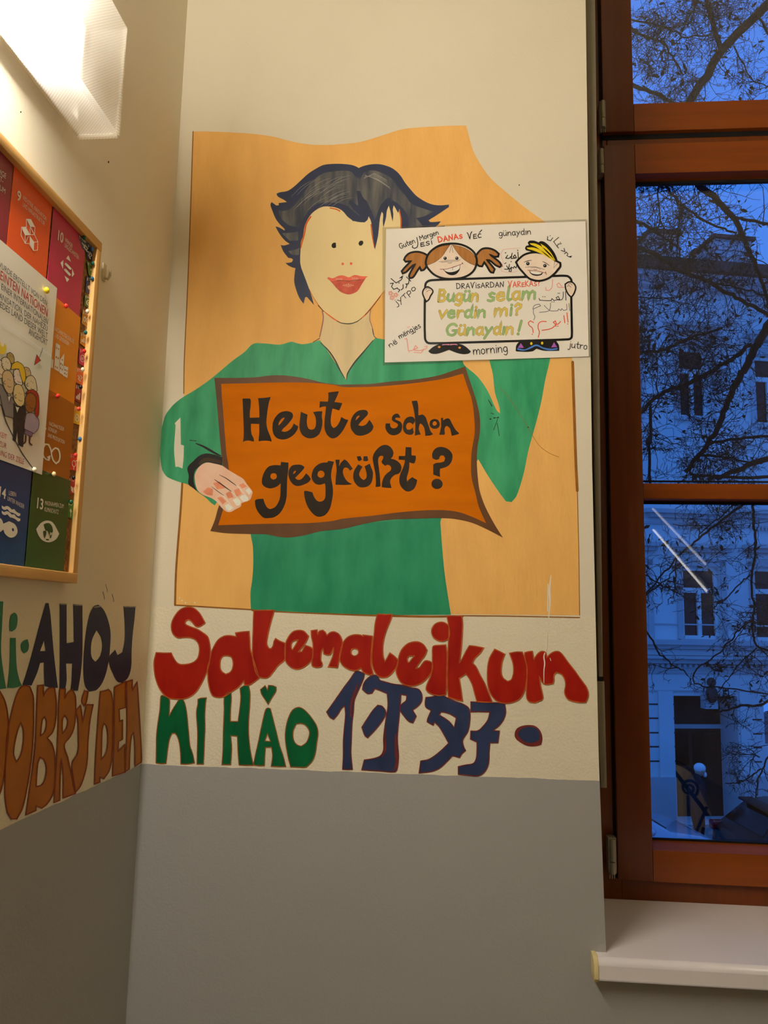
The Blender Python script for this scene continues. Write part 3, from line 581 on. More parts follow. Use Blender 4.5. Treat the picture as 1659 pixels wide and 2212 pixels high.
# ------------------------------------------------------------------ greetings painted below the mural
red = mat('red_letter_paint', (150,12,4), .5, .22, 26, (1,1,.35), rgb2=(176,32,12), bump=.3, bscale=70, k=.95)
redo = mat('orange_brown_letter_edge', (172,84,34), .5, .25, 60, k=1.1)
grn = mat('green_letter_paint', (4,84,46), .45, .25, 30, (1,1,.25), bump=.15, bscale=70, k=1.2)
grno = mat('brown_letter_edge', (136,82,34), .5, .15, 60)
nvy = mat('navy_letter_paint', (38,50,82), .5, .18, 26, (1,1,.35), bump=.15, bscale=70, k=1.15)
nvyo = mat('maroon_letter_edge', (108,40,38), .5, .15, 60, k=1.1)
def word(loc, lab, letters, m, line, lw, off, surf=MUR, group='greetings painted on the cream band'):
    t = thing('painted_greeting', loc, lab, 'wall lettering', group)
    for k, (z, s) in enumerate(letters): glyph(z, s, 'letter', m, t, off+.00003*k, line=line, lw=lw, surf=surf, lo=.0004)
    return t
SAL = [(C_,'590,75 650,100 710,160 750,225 785,290 740,325 690,345 655,335 620,295 580,255 550,248 520,265 508,295 530,320 600,350 680,380 760,430 820,480 845,560 858,680 850,800 820,930 770,1050 720,1150 660,1240 590,1300 500,1335 400,1340 300,1330 230,1290 160,1200 110,1080 85,950 80,830 110,700 210,705 320,705 345,760 390,830 440,862 530,860 620,835 680,780 705,690 700,600 660,530 590,495 500,490 410,495 350,450 322,380 325,290 370,190 440,110 520,75'),
(C_,'820,900 850,800 870,700 905,620 960,530 1040,475 1120,465 1215,480 1205,428 1290,415 1392,408 1400,520 1410,660 1450,790 1490,920 1530,1050 1480,1090 1395,1145 1330,1150 1320,1085 1250,1170 1150,1240 1060,1300 980,1318 900,1300 860,1240 830,1120 820,1000|990,860 1000,790 1040,745 1110,745 1150,765 1170,830 1165,910 1130,970 1070,998 1020,965 995,920'),
(D_,'-66,49 60,45 180,45 130,220 95,380 90,450 115,500 140,505 165,470 175,420 195,382 240,410 310,440 312,560 300,640 230,700 160,790 110,845 60,855 0,840 -40,790 -80,600 -75,300'),
(D_,'305,560 310,460 345,370 400,305 460,285 530,295 590,355 560,420 510,490 465,545 510,540 550,465 610,485 642,510 635,620 580,690 500,740 430,748 360,710 315,650|380,480 390,430 430,405 465,400 440,450 400,515 390,515'),
(D_,'620,290 690,280 697,335 720,295 760,283 790,310 808,345 850,310 900,303 960,340 990,410 985,500 960,610 935,730 825,722 860,640 880,590 890,490 870,530 855,570 820,580 770,565 765,500 745,530 735,640 755,690 740,720 690,728 640,715 628,690 640,560 640,440 625,370'),
(D_,'960,600 975,520 1010,420 1060,365 1130,338 1200,340 1240,355 1240,340 1350,355 1345,450 1335,580 1335,700 1360,800 1330,820 1250,790 1215,735 1150,765 1080,755 1010,715 970,660|1095,545 1105,510 1140,502 1175,515 1188,550 1170,580 1135,592 1105,575'),
(D_,'1412,90 1500,95 1588,95 1570,160 1520,280 1490,380 1475,480 1480,590 1500,660 1530,610 1560,555 1610,590 1660,640 1640,720 1590,790 1540,835 1480,850 1420,830 1370,760 1345,650 1350,500 1370,350 1385,200'),
(E_,'100,900 120,800 140,680 180,590 250,520 330,490 410,490 480,530 525,600 500,670 440,750 370,855 420,845 460,790 500,750 560,755 600,780 600,870 550,960 470,1040 380,1085 290,1095 200,1070 140,1010|262,770 255,720 280,685 355,680 320,720 280,770'),
(E_,'605,560 630,540 700,535 785,530 800,640 800,800 795,950 795,1100 785,1215 700,1228 580,1205 530,1170 512,1130 540,1040 580,950 600,800 600,680;588,345 605,280 650,235 720,215 790,235 830,290 830,420 790,465 720,480 650,455 605,410'),
(E_,'800,130 900,128 1005,130 1015,250 1010,400 1000,550 985,680 970,780 1000,740 1050,640 1110,540 1200,550 1305,572 1260,640 1180,720 1150,780 1200,830 1260,950 1320,1060 1370,1180 1425,1320 1320,1320 1215,1310 1180,1190 1150,1080 1100,980 1060,930 970,990 990,1120 1015,1305 930,1285 820,1250 808,1100 808,800 815,600 825,430 825,280'),
(F_,'145,560 150,450 175,330 245,205 320,240 385,275 350,370 335,470 340,550 370,610 425,650 470,630 495,580 508,490 495,390 450,262 540,245 625,245 665,340 690,450 690,600 660,770 600,880 520,930 420,950 320,940 240,890 180,800 150,680'),
(F_,'660,255 710,240 765,235 785,350 830,280 880,240 930,240 955,270 965,320 1010,275 1070,240 1130,240 1180,280 1260,390 1340,490 1410,590 1470,670 1520,750 1535,850 1500,940 1420,940 1310,920 1240,880 1210,800 1225,700 1210,620 1170,555 1100,525 1065,560 1060,640 1050,680 1000,690 940,690 900,660 860,580 880,720 910,860 900,900 860,920 800,942 720,925 690,880 685,750 690,600 690,450 665,350')]
wd = word(tuple(hit(800, 1510, 1, 0)), 'big red painted word Salemaleikum below the mural', SAL, red, redo, 2.4, .0006)
e = flat(.0012); e.rib(F_('970,0 960,200 925,300 935,400 925,500 925,690'), 2.6, taper=True); e.rib(F_('1010,330 1020,365'), 1.4); e.each('plaster_crack', white_sp, wd)
NIH = [(I_,'225,370 250,348 330,375 380,420 385,520 375,720 440,600 510,490 560,425 620,415 660,500 690,650 715,900 730,1050 750,1250 800,1400 830,1560 700,1580 585,1578 580,1400 560,1220 520,1080 480,1025 430,1030 385,1120 355,1280 320,1570 220,1572 140,1560 145,1300 150,1050 180,800 210,600'),
(I_,'890,420 940,400 1045,392 1030,480 1015,700 1020,900 1010,1150 1000,1400 990,1580 875,1580 880,1300 885,1000 865,700 870,600 890,500'),
(J_,'100,320 150,250 200,240 205,340 195,480 190,680 305,680 330,500 345,330 335,185 400,145 465,145 485,260 480,450 465,650 462,850 475,1000 495,1150 535,1335 430,1335 320,1330 305,1150 295,900 195,892 210,1050 205,1200 195,1325 65,1325 80,1100 85,800 98,500'),
(J_,'720,500 750,480 790,490 830,650 880,850 930,1050 980,1200 1020,1355 910,1355 800,1350 820,1200 805,1065 715,1068 705,1200 700,1340 610,1340 535,1330 560,1200 610,980 650,780 690,600|705,975 745,860 790,980;640,205 710,145 745,215 760,140 820,145 875,165 870,230 820,310 755,425 700,340 655,270'),
(J_,'1010,880 1025,750 1060,620 1120,510 1200,470 1270,490 1350,560 1420,650 1480,750 1500,860 1480,1000 1460,1150 1420,1260 1360,1330 1310,1365 1200,1362 1090,1358 1060,1250 1030,1100 1015,990|1125,900 1135,800 1180,715 1250,710 1320,745 1370,830 1360,920 1320,1000 1250,1050 1190,1030 1145,980')]
word(tuple(hit(510, 1650, 1, 0)), 'green painted words NI HAO with a heart over the A, left of navy characters', NIH, grn, grno, 1.9, .0004)
NAV = [(G_,'430,135 460,122 555,160 545,220 500,330 450,440 415,540 405,680 385,850 375,1100 370,1250 390,1480 320,1482 255,1478 265,1300 265,1100 280,900 295,730 285,600 240,640 190,720 130,790 80,760 35,690 100,600 190,470 280,340 350,250'),
(G_,'530,380 545,300 600,225 680,180 740,190 770,250 830,270 960,305 1080,320 1200,355 1300,375 1345,440 1345,540 1290,610 1220,660 1270,745 1225,838 1170,820 1090,730 1050,660 1065,590 1130,530 1140,460 1060,445 1050,600 1030,800 1010,1050 1025,1300 1005,1480 970,1515 800,1505 520,1485 555,1350 680,1330 780,1290 820,1210 820,1050 850,800 880,600 870,435 790,400 700,365 660,430 600,435;520,900 590,790 670,670 740,595 800,610 845,670 845,730 790,830 700,940 600,1045 560,1010'),
(H_,'115,95 200,85 250,65 320,70 370,95 470,140 580,180 650,240 655,400 630,520 570,620 580,700 605,750 560,790 530,838 440,815 380,880 280,970 180,1010 30,1028 50,880 150,860 280,770 395,660 340,560 280,460 220,400 205,438 130,395 135,360 180,255 115,215 105,150|280,310 300,272 390,290 490,345 465,470 400,390'),
(H_,'670,150 850,155 1085,165 1100,260 1085,340 1030,430 940,505 1022,510 1005,655 905,655 895,780 890,900 850,1000 770,1062 640,1058 515,1045 515,950 600,930 700,910 735,850 745,740 745,645 665,610 670,510 760,505 830,440 880,370 905,275 780,270 670,272'),
]
DOT_ = '1210,560 1230,490 1290,450 1390,435 1470,450 1530,510 1555,600 1540,680 1480,698 1370,695 1280,650 1230,610'
nw_ = word(tuple(hit(930, 1660, 1, 0)), 'dark navy brush-style characters ending in a dot, right of NI HAO', NAV, nvy, nvyo, 2.2, .0005)
e = flat(.00078); e.rib(G_('465,300 420,430 380,560 370,760'), 5.5, taper=True); e.rib(G_('845,900 835,1050 845,1200 800,1310'), 5, taper=True); e.rib(G_('985,1000 990,1200 1000,1400 960,1490'), 6, taper=True); e.each('maroon_stroke', nvyo, nw_)
do_ = part('painted_dot', H_(DOT_), nvyo, nw_, .0005); part('dot_centre', H_('1250,555 1280,500 1340,466 1410,460 1480,480 1515,530 1520,590 1490,635 1420,655 1340,645 1290,605'), nvy, do_, .0006)
AHO = [(Q_,'405,175 430,175 445,260 460,430 475,600 495,780 513,925 450,922 395,910 390,800 390,700 355,705 330,790 280,905 200,900 250,740 300,560 350,370|355,600 390,505 405,600'),
(Q_,'530,180 590,180 590,530 655,520 650,185 730,190 730,600 715,800 690,950 625,950 635,850 640,710 585,710 590,850 580,930 528,935 530,600'),
(Q_,'740,700 745,600 760,450 790,290 830,205 870,190 915,230 955,320 978,430 975,560 960,700 920,850 860,940 790,960 755,910 740,800|805,600 815,500 855,415 895,480 905,570 885,650 845,695 815,660'),
(Q_,'1095,205 1200,205 1190,320 1175,450 1165,600 1160,750 1130,840 1080,880 1040,870 1005,810 970,720 968,650 1020,588 1040,635 1085,610 1105,500 1105,350')]
nvk = mat('dark_navy_letter_paint', (30,38,66), .5, .15, 30, k=1.25)
aw = word(tuple(LEFT.px((175, 1490))), 'dark navy painted word AHOJ on the left wall below the notice board', AHO, nvk, None, 1, .0006, LEFT)
e = Flat(LEFT, .0009)
for q in ('530,185 590,185','652,190 728,194','835,212 890,205','1096,208 1200,208'): e.rib(Q_(q), 2.6, sm=False)
e.each('flaked_top', mat('flaked_grey_paint', (150,146,140), .7, .2, 90), aw)
gl_ = [(Q_,'-60,160 30,160 20,350 10,600 30,780 55,930 -60,945'), (Q_,'85,420 85,340 100,280 130,258 150,280 155,340 140,400 105,428;90,483 140,483 142,600 150,750 175,860 195,905 130,925 65,925 80,800 88,650'), (Q_,'185,550 205,510 245,495 257,550 245,600 215,620 195,600')]
word(tuple(LEFT.px((30, 1490))), 'green painted letters with an i and a dot, cut off at the left, beside AHOJ', gl_, mat('leaf_green_letter_paint', (38,104,76), .5, .15, 30, k=1.5), None, 1, .0006, LEFT)
DOB = [(Q_,'-90,940 0,955 40,1030 65,1130 78,1280 60,1500 30,1750 0,1860 -90,2050'),
(Q_,'55,1500 75,1290 120,1080 170,940 215,905 265,915 295,1000 300,1150 298,1300 280,1550 245,1790 200,1990 150,2085 100,2085 65,2020 45,1850|122,1500 150,1330 185,1230 208,1300 205,1430 180,1530 145,1585'),
(Q_,'335,905 385,900 385,1000 410,950 445,925 485,930 500,1050 495,1200 470,1310 420,1370 460,1420 485,1520 490,1700 475,1850 420,1950 370,1990 320,1970 320,2010 230,2050 260,1850 295,1600 315,1400 325,1150|360,1350 375,1210 395,1180 412,1220 400,1310|320,1800 335,1600 355,1540 390,1560 412,1630 400,1730 370,1785'),
(Q_,'530,935 580,935 575,1020 600,970 640,940 668,1000 670,1150 655,1280 620,1360 570,1430 600,1540 630,1680 668,1860 560,1900 560,1700 545,1550 535,1700 530,1920 480,1940 500,1600 515,1300 520,1100|552,1330 555,1200 575,1170 600,1210 590,1280'),
(Q_,'675,1130 715,1080 735,1235 765,1075 825,1075 800,1200 780,1400 770,1600 720,1780 670,1850 650,1720 640,1590 690,1500 695,1350 690,1200;725,1040 750,950 780,960 765,1050 745,1085'),
(Q_,'890,960 935,950 960,940 985,970 1000,1080 1000,1300 995,1500 970,1650 920,1730 885,1715 885,1760 838,1778 850,1500 870,1200|898,1560 905,1300 920,1240 945,1270 955,1380 940,1500'),
(Q_,'1015,920 1112,870 1110,1100 1055,1115 1060,1220 1085,1210 1085,1380 1050,1400 1045,1490 1105,1425 1110,1670 998,1705 1010,1400 1012,1200'),
(Q_,'1122,870 1172,855 1172,950 1215,870 1230,1100 1245,1350 1255,1580 1195,1620 1195,1450 1185,1320 1165,1350 1150,1500 1145,1645 1110,1665 1125,1300')]
word(tuple(LEFT.px((160, 1700))), 'ochre painted words DOBRY DEN with red-brown edges low on the left wall', DOB, mat('dark_ochre_letter_paint', (150,88,8), .45, .12, 20, bump=.1, k=1.45), mat('red_brown_letter_edge', (130,52,8), .5, .2, 60, k=1.2), 2.6, .0005, LEFT)
# ------------------------------------------------------------------ hand lettering: single pen strokes, x right, y up, x-height .55, capitals .85
FONT = {
'G':(.7,['.62,.72 .45,.86 .2,.78 .06,.45 .18,.08 .42,.0 .6,.14 .62,.36 .42,.36']), 'u':(.5,['.06,.52 .06,.16 .18,.02 .34,.12 .42,.3 .42,.55 .42,.15 .48,.0']),
't':(.42,['.22,.85 .18,.25 .26,.04 .4,.06','.04,.55 .4,.55']), 'e':(.5,['.06,.28 .4,.32 .36,.52 .2,.56 .06,.36 .1,.1 .26,.0 .44,.1']), 'n':(.5,['.06,.55 .06,.0 .1,.36 .28,.55 .4,.44 .44,.0']),
'M':(.75,['.06,.0 .1,.85 .36,.36 .64,.85 .7,.0']), 'o':(.5,['.25,.55 .08,.44 .06,.14 .24,.0 .42,.14 .42,.42 .25,.55']), 'r':(.4,['.06,.55 .08,.0 .1,.34 .22,.52 .36,.5']),
'g':(.5,['.42,.5 .24,.56 .08,.4 .1,.12 .26,.04 .42,.18 .44,.52 .44,-.1 .3,-.3 .08,-.22']), 'J':(.6,['.5,1.25 .52,.3 .42,-.25 .2,-.35 .04,-.15 .1,.1']), 'E':(.5,['.44,.56 .1,.54 .06,.0 .46,.02','.06,.3 .4,.3']),
'S':(.5,['.42,.5 .28,.58 .12,.48 .18,.32 .38,.24 .4,.08 .22,.0 .06,.08']), 'i':(.22,['.12,.55 .12,.0']), '.':(.1,[]),
'D':(.65,['.08,.0 .06,.85 .36,.78 .58,.46 .48,.14 .08,.0']), 'A':(.62,['.04,.0 .3,.8 .56,.0','.14,.28 .48,.28']), 'N':(.62,['.06,.0 .1,.8 .48,.04 .54,.85']),
'V':(.62,['.02,.9 .1,.8 .26,.0 .44,.7 .62,.95']), 'C':(.5,['.44,.5 .24,.56 .06,.3 .16,.04 .44,.06']), 'R':(.58,['.08,.0 .08,.75 .34,.78 .46,.62 .36,.44 .08,.4 .5,.0']),
'K':(.55,['.08,.8 .08,.0','.46,.8 .1,.38 .5,.0']), '?':(.45,['.08,.66 .2,.84 .38,.74 .36,.54 .2,.4 .2,.22']), '!':(.25,['.18,.9 .1,.24']),
'a':(.5,['.4,.52 .22,.56 .06,.38 .1,.1 .24,.0 .38,.16 .42,.55 .42,.12 .5,.0']), 'y':(.5,['.06,.55 .24,.14','.46,.55 .24,.12 .06,-.3']), 'd':(.5,['.4,.5 .22,.56 .06,.38 .1,.1 .24,.0 .4,.16 .44,.95 .42,.12 .5,.0']),
'm':(.75,['.06,.55 .06,.0 .1,.36 .24,.55 .36,.44 .38,.0 .42,.36 .56,.55 .68,.44 .7,.0']), 'j':(.3,['.2,.55 .2,-.1 .08,-.28 -.06,-.2']), 's':(.42,['.36,.48 .22,.56 .1,.46 .16,.32 .34,.22 .34,.06 .18,.0 .04,.06']),
'T':(.5,['.02,.55 .48,.6','.26,.58 .24,.0']), 'p':(.5,['.08,.55 .06,-.3','.08,.45 .26,.58 .44,.4 .36,.1 .1,.06']), 'v':(.48,['.04,.55 .22,.0 .46,.58']), 'l':(.25,['.1,.95 .08,.15 .16,.0 .26,.06']),
'B':(.6,['.1,.0 .1,.85 .36,.84 .46,.68 .36,.5 .12,.46 .4,.44 .54,.24 .42,.04 .1,.0']), ' ':(.35,[])}
DOT = {'i':[(.12,.76)], 'j':[(.2,.76)], 'ü':[(.12,.74),(.36,.74)], 'ë':[(.14,.74),(.36,.74)], '?':[(.2,.04)], '!':[(.08,.04)], 'ć':[]}
def pen(txt, a, b, h, wd, surf, off, m, parent, name='word', line=None, lw=0, alt=None, skew=0.):
    """handwriting from baseline point a to b; h is the size of one em in photo pixels"""
    
    base = {'ü':'u','ë':'e','ć':'C','ı':'i'}
    W = sum(FONT[base.get(c, c)][0]*1.08 for c in txt); A = np.array(a, float); B = np.array(b, float); ux = (B-A)/W; un = np.linalg.norm(B-A)
    up = np.array([(B-A)[1], -(B-A)[0]])/un*h
    x = 0.; letters = []; F1 = Flat(surf, off); F2 = Flat(surf, off); L = Flat(surf, off-.00006)
    for k, c in enumerate(txt):
        wdt, st = FONT[base.get(c, c)]; fl = F1
        if alt: fl = Flat(surf, off); letters.append((fl, alt if k % 2 else m))
        to = lambda p: tuple(A+ux*(x+p[0]+skew*p[1])+up*p[1])
        for q in st:
            P = [to(p) for p in PX(q)]; fl.rib(P, wd)
            if line: L.rib(P, wd+lw)
        for p in DOT.get(c, []):
            fl.disc(to(p), wd*.62, 10)
            if line: L.disc(to(p), wd*.62+lw/2, 10)
        if c == 'ć': fl.rib([to((.3,.72)), to((.62,1.02))], wd)
        x += wdt*1.08
    o = thing(name, tuple(surf.px(tuple((A+B)/2))), parent=parent) if alt else F1.build(name, m, parent)
    if alt:
        for q in letters: q[0].build('letter', q[1], o)
    if line: L.build('pencil_outline', line, o)
    return o
# ------------------------------------------------------------------ laminated poster
lam = thing('laminated_poster', tuple(MUR.px((1050, 777))), 'laminated hand-coloured poster of two children holding a board, stuck over the mural', 'poster')
PS = Surf((0,-.0016,0), (0,-1,0))
def pf(off=.0): return Flat(PS, off)
paper = mat('white_poster_paper', (232,226,216), .3, .03, 6, k=1.12, spec=.5)
film = glass_mat('laminating_film', .05, (.985,.98,.965), .18)
def slab(pts, surf, t0, t1, nm, m, parent):
    v = [tuple(surf.px(p, t0)) for p in pts]+[tuple(surf.px(p, t1)) for p in pts]; n = len(pts)
    f = [tuple(range(n)), tuple(range(2*n-1, n-1, -1))]+[(k, n+k, n+(k+1) % n, (k+1) % n) for k in range(n)]
    o = mesh(nm, v, f, m, parent); bm = bmesh.new(); bm.from_mesh(o.data); bmesh.ops.recalc_face_normals(bm, faces=bm.faces); bm.to_mesh(o.data); bm.free(); return o
slab(PX('826,491 1050,481 1268,473 1277,771 1050,781 827,789'), MUR, .0013, .0016, 'laminate_sleeve', film, lam)
slab(PX('834,495 1050,485.5 1265,478 1269,620 1272,770 1050,777 831,783 832,640'), MUR, .00165, .0019, 'paper_sheet', paper, lam)
PS = Surf((0,-.0020,0), (0,-1,0))
bk = mat('black_marker_ink', (22,20,18), .4, .1, 90, k=1.0); pk = mat('pale_pink_pencil', (240,214,196), .5, .05, 60, k=1.12)
brw = mat('brown_pencil_hair', (140,88,40), .45, .3, 70, (1,1,.15), k=1.2, rgb2=(176,122,66)); yl = mat('yellow_pencil', (238,206,40), .4, .06, 50, k=1.1)
redk = mat('orange_red_marker', (220,84,52), .45, .1, 90, k=1.1); pinkk = mat('faint_pink_marker', (232,150,140), .5, .1, 90, k=1.15); greyk = mat('grey_pencil', (92,92,98), .5, .1, 90)
ylw = mat('straw_pencil_letter', (206,182,92), .5, .12, 60, k=1.15); grw = mat('pale_green_pencil_letter', (146,180,116), .5, .12, 60, k=1.15); pcl = mat('pencil_outline_grey', (128,124,96), .5, .1, 90)
# girl
girl = thing('girl_drawing', tuple(PS.px((975, 600))), parent=lam); girl['label'] = 'drawn girl with brown pigtails'
boy = thing('boy_drawing', tuple(PS.px((1165, 600))), parent=lam); boy['label'] = 'drawn boy with yellow hair'
board = thing('board_drawing', tuple(PS.px((1075, 735))), parent=lam); board['label'] = 'drawn white board with thick black outline'
def pp(nm, z, s, m, parent, off, corner=52): return pf(off).poly(z(s), corner=corner).build(nm, m, parent)
gh = S_('690,660 720,560 790,480 900,415 1040,390 1180,395 1310,440 1410,520 1450,620 1440,720 1380,820 1260,890 1100,915 940,905 820,855 740,780 700,720')
pl = S_('710,560 650,530 560,510 450,530 390,580 365,630 390,660 470,650 380,740 330,800 345,835 400,810 490,720 530,700 470,800 440,870 450,905 500,890 560,800 600,740 620,790 660,780 700,720')
prr = T_('-100,570 0,455 100,440 190,470 250,520 240,560 180,560 120,530 200,590 260,640 290,690 260,710 200,680 120,615 80,610 150,690 190,740 170,790 130,780 80,700 40,640 10,700 -40,690 -80,640')
for q in (pl, prr):
    o = pf(.0001).poly(q, corner=60).build('pigtail', brw, girl); pf(.00014).rib(q, 4.3, True).build('outline', bk, o)
fo = pf(.0002).poly(gh).build('face', pk, girl); pf(.00036).rib(gh, 4.6, True).build('outline', bk, fo)
for s in ('700,715 700,640 740,550 820,470 930,425 1055,405 1000,480 940,570 850,650 770,690','1085,408 1200,430 1320,480 1410,560 1440,650 1428,715 1340,680 1240,610 1160,520'):
    o = pp('fringe', S_, s, brw, girl, .00026); pf(.0003).rib(S_(s), .7, True).build('outline', bk, o)
for q in ((978,608),(1153,606)):
    c = S_('%d,%d' % q)[0]; o = pf(.0003).disc(c, 3.6).build('eye', bk, girl); pf(.00034).disc((c[0]-.8, c[1]-1), 1.3, 8).build('eye_glint', mat('blue_grey_glint', (150,170,180), .4), o)
e = pf(.0003); e.rib(S_('880,660 1040,640 1205,632'), .7); e.rib(S_('915,670 1060,655 1180,648'), .7); e.rib(S_('1020,675 1050,680 1080,668'), .8); e.rib(S_('1070,410 1045,525'), .7); e.rib(S_('1075,410 1098,525'), .7); e.each('fine_line', bk, girl)
mo = pp('mouth', S_, '945,772 1000,770 1100,742 1202,704 1195,780 1150,840 1080,862 1010,840', bk, girl, .0003)
pf(.00034).poly(S_('958,775 1100,745 1196,707 1188,765 1125,803 1045,815 985,800')).build('teeth', paper, mo); pf(.00038).rib(S_('1090,745 1092,785'), .7).build('tooth_line', bk, mo)
pf(.00038).rib(S_('900,770 1000,768 1100,738 1200,704 1242,682'), 1.1).build('lip_line', mat('dark_red_pencil', (140,40,40), .5), mo); pf(.00039).rib(S_('1232,668 1245,695'), 1.2).build('cheek_mark', bk, mo)
sh = pp('shoe', S_, '725,1995 800,1930 900,1888 1050,1880 1050,1980 1040,1975 930,2015 850,2035 770,2030', bk, girl, .0002); sh2 = pp('shoe', S_, '1030,1880 1200,1888 1290,1930 1365,2000 1330,2030 1250,2040 1150,2020 1030,1972', bk, girl, .00022)
for q, s in (((890,1932), sh), ((1195,1943), sh2)): pf(.0003).disc(S_('%d,%d' % q)[0], 3.0, 12, 2.3).build('orange_button', mat('orange_pencil', (232,148,62), .5), s)
e = pf(.0003); e.poly(S_('920,1870 980,1882 1045,1885 1045,1905 990,1902 925,1908 945,1888')); e.poly(S_('1052,1885 1110,1878 1165,1866 1150,1885 1170,1905 1110,1900 1052,1906')); e.each('pink_bow', mat('pink_pencil', (240,150,180), .5), girl)
# board and its hands
bo = PX('918.4,622 920,612 926,606.7 936,605 980,603.3 1100,599.3 1200,596 1224,596 1231,600 1234.5,607 1234,642 1235,700 1235,727 1232,731.5 1227,733 1150,735.5 1040,738.7 930,741.5 922,739 918,730 917.6,652')
pf(.0001).poly(bo).build('board_face', paper, board); pf(.0004).rib(bo, 4.8, True).build('board_outline', bk, board)
for z, s, p in ((S_, '662,1190 642,1120 672,1055 720,1032 780,1070 795,1110 760,1170 735,1225 697,1255', girl), (T_, '1205,1010 1200,955 1255,922 1310,932 1350,990 1338,1060 1310,1115 1285,1140 1250,1105 1222,1060', boy)):
    o = pf(.00046).poly(z(s)).build('hand', pk, p); pf(.0005).rib(z(s), 3.2, True).build('outline', bk, o)
pf(.0005).rib(S_('685,1085 715,1050 745,1065'), .9).build('finger_line', bk, girl); pf(.0005).rib(S_('700,1110 735,1085 765,1090'), .9).build('finger_line', bk, girl)
pf(.0005).rib(T_('1235,965 1270,940 1305,970'), .9).build('finger_line', bk, boy); pf(.0005).rib(T_('1225,985 1260,975 1285,1000'), .9).build('finger_line', bk, boy)
# boy
bh = T_('495,640 540,590 620,530 740,500 860,510 980,550 1050,610 1090,630 1130,650 1130,700 1100,740 1050,800 960,870 850,905 760,900 680,870 600,790 540,720')
o = pf(.00055).poly(bh).build('face', pk, boy); pf(.0007).rib(bh, 4.4, True).build('outline', bk, o)
bhair = pp('hair', T_, '625,440 640,405 680,395 662,360 690,332 760,332 822,356 845,338 905,350 985,420 1055,520 1098,640 1050,620 980,560 860,512 740,502 690,480 640,470', bk, boy, .00075)
for s in ('690,368 780,375 900,440 1000,535 1050,620 940,550 800,430 710,388','650,428 760,432 900,500 1050,632 880,530 740,470 660,448','845,372 920,420 1000,510 1062,620 980,540 895,450'): pf(.0008).poly(T_(s)).build('yellow_streak', yl, bhair)
for q in ((665,660),(910,690)):
    c = T_('%d,%d' % q)[0]; o = pf(.0006).disc(c, 3.8).build('eye', bk, boy); pf(.00064).disc((c[0]-.6, c[1]-.8), 1.2, 8).build('eye_glint', MATS['blue_grey_glint'], o)
e = pf(.0006); e.rib(T_('608,640 660,622 720,612'), 1.5, taper=True); e.rib(T_('872,628 920,650 975,690'), 1.5, taper=True); e.rib(T_('625,712 780,708 905,745'), .7); e.rib(T_('705,722 780,715 850,742'), .7); e.rib(T_('745,740 770,748 800,740'), .8); e.rib(T_('1050,625 1035,725 1092,655'), .9, sm=False); e.each('fine_line', bk, boy)
mo = pp('mouth', T_, '682,762 760,772 882,790 862,820 800,836 740,826 702,800', bk, boy, .0006); pf(.00064).poly(T_('692,768 780,776 868,790 840,810 770,812 715,795')).build('teeth', paper, mo); pf(.00068).rib(T_('660,755 780,760 900,790 930,795'), 1.1).build('lip_line', MATS['dark_red_pencil'], mo); pf(.00068).rib(T_('918,775 930,818'), 1.3).build('cheek_mark', MATS['dark_red_pencil'], mo)
sh = pp('shoes', T_, '490,1910 500,1830 560,1760 800,1755 1060,1750 1110,1830 1115,1910 900,1910 790,1880 720,1920 510,1920', bk, boy, .0002, 40)
pf(.0003).poly(T_('515,1870 620,1890 700,1852 790,1818 880,1858 1000,1880 1090,1868 1090,1890 980,1905 880,1882 790,1842 700,1880 600,1908 515,1895')).build('blue_stripe', mat('blue_pencil', (70,120,200), .5), sh)
for s in ('520,1868 565,1798 608,1868','1000,1862 1040,1786 1086,1858'): pf(.0003).poly(T_(s)).build('purple_patch', mat('purple_pencil', (160,90,180), .5), sh)
for q in ((715,1805),(870,1800)): pf(.0003).disc(T_('%d,%d' % q)[0], 2.6, 12, 3.2).build('yellow_button', yl, sh)
# writing on the poster
P_ = lambda t, a, b, h, wd=1.5, m=bk, nm='handwritten_word', **k: pen(t, a, b, h, wd, PS, .0003, m, lam, nm, **k)
s1 = lambda x, y: S_('%f,%f' % (x, y))[0]; t1 = lambda x, y: T_('%f,%f' % (x, y))[0]
P_('Guten', s1(305,470), s1(540,375), 13); P_('Morgen', s1(605,345), s1(890,248), 12); P_('J', s1(478,430), s1(600,412), 14, 1.8); P_('ESi', s1(610,435), s1(800,395), 14, 1.8)
P_('DANAS', s1(875,372), s1(1250,305), 14, 2.4, redk); P_('VEć', s1(1315,325), s1(1530,298), 16, 1.9); P_('günaydın', t1(245,268), t1(718,240), 15, 1.5)
P_('morning', (1022,767), (1098,760), 21, 1.7); P_('jutro', t1(1245,1862), t1(1522,1895), 17, 1.5); P_('në', s1(150,1945), s1(280,1868), 13, 1.5); P_('mëngjes', s1(300,1815), s1(625,1635), 13, 1.5)
P_('jyTpo', s1(255,1315), s1(560,1060), 15, 1.5); P_('DRAViSARDAN', (985.6,624), (1090,620), 14, 1.6); P_('VAREKAS?', (1098,621), (1168,617), 15, 1.7, redk)
for t, a, b, h in (('Bugün', (944,651), (1034,650.5), 29), ('selam', (1052,650.5), (1159,645.5), 31), ('verdin', (946,687), (1050,685), 28), ('mi?', (1066,683), (1127,680), 29), ('Günaydın', (962,724.5), (1110,721.5), 28), ('!', (1113,725), (1134,717), 28)):
    pen(t, a, b, h, 4.6, PS, .0003, ylw if t[0] in 'Bvmg' else grw, lam, 'coloured_word', pcl, 1.1, grw if t[0] in 'Bvm' else ylw, .12)
def arab(nm, z, strokes, m, wd, dots=()):
    e = pf(.0003)
    for s in strokes.split(';'): e.rib(z(s), wd)
    for d in dots: e.disc(z('%d,%d' % d)[0], wd*.7, 8)
    return e.build('arabic_word', m, lam)
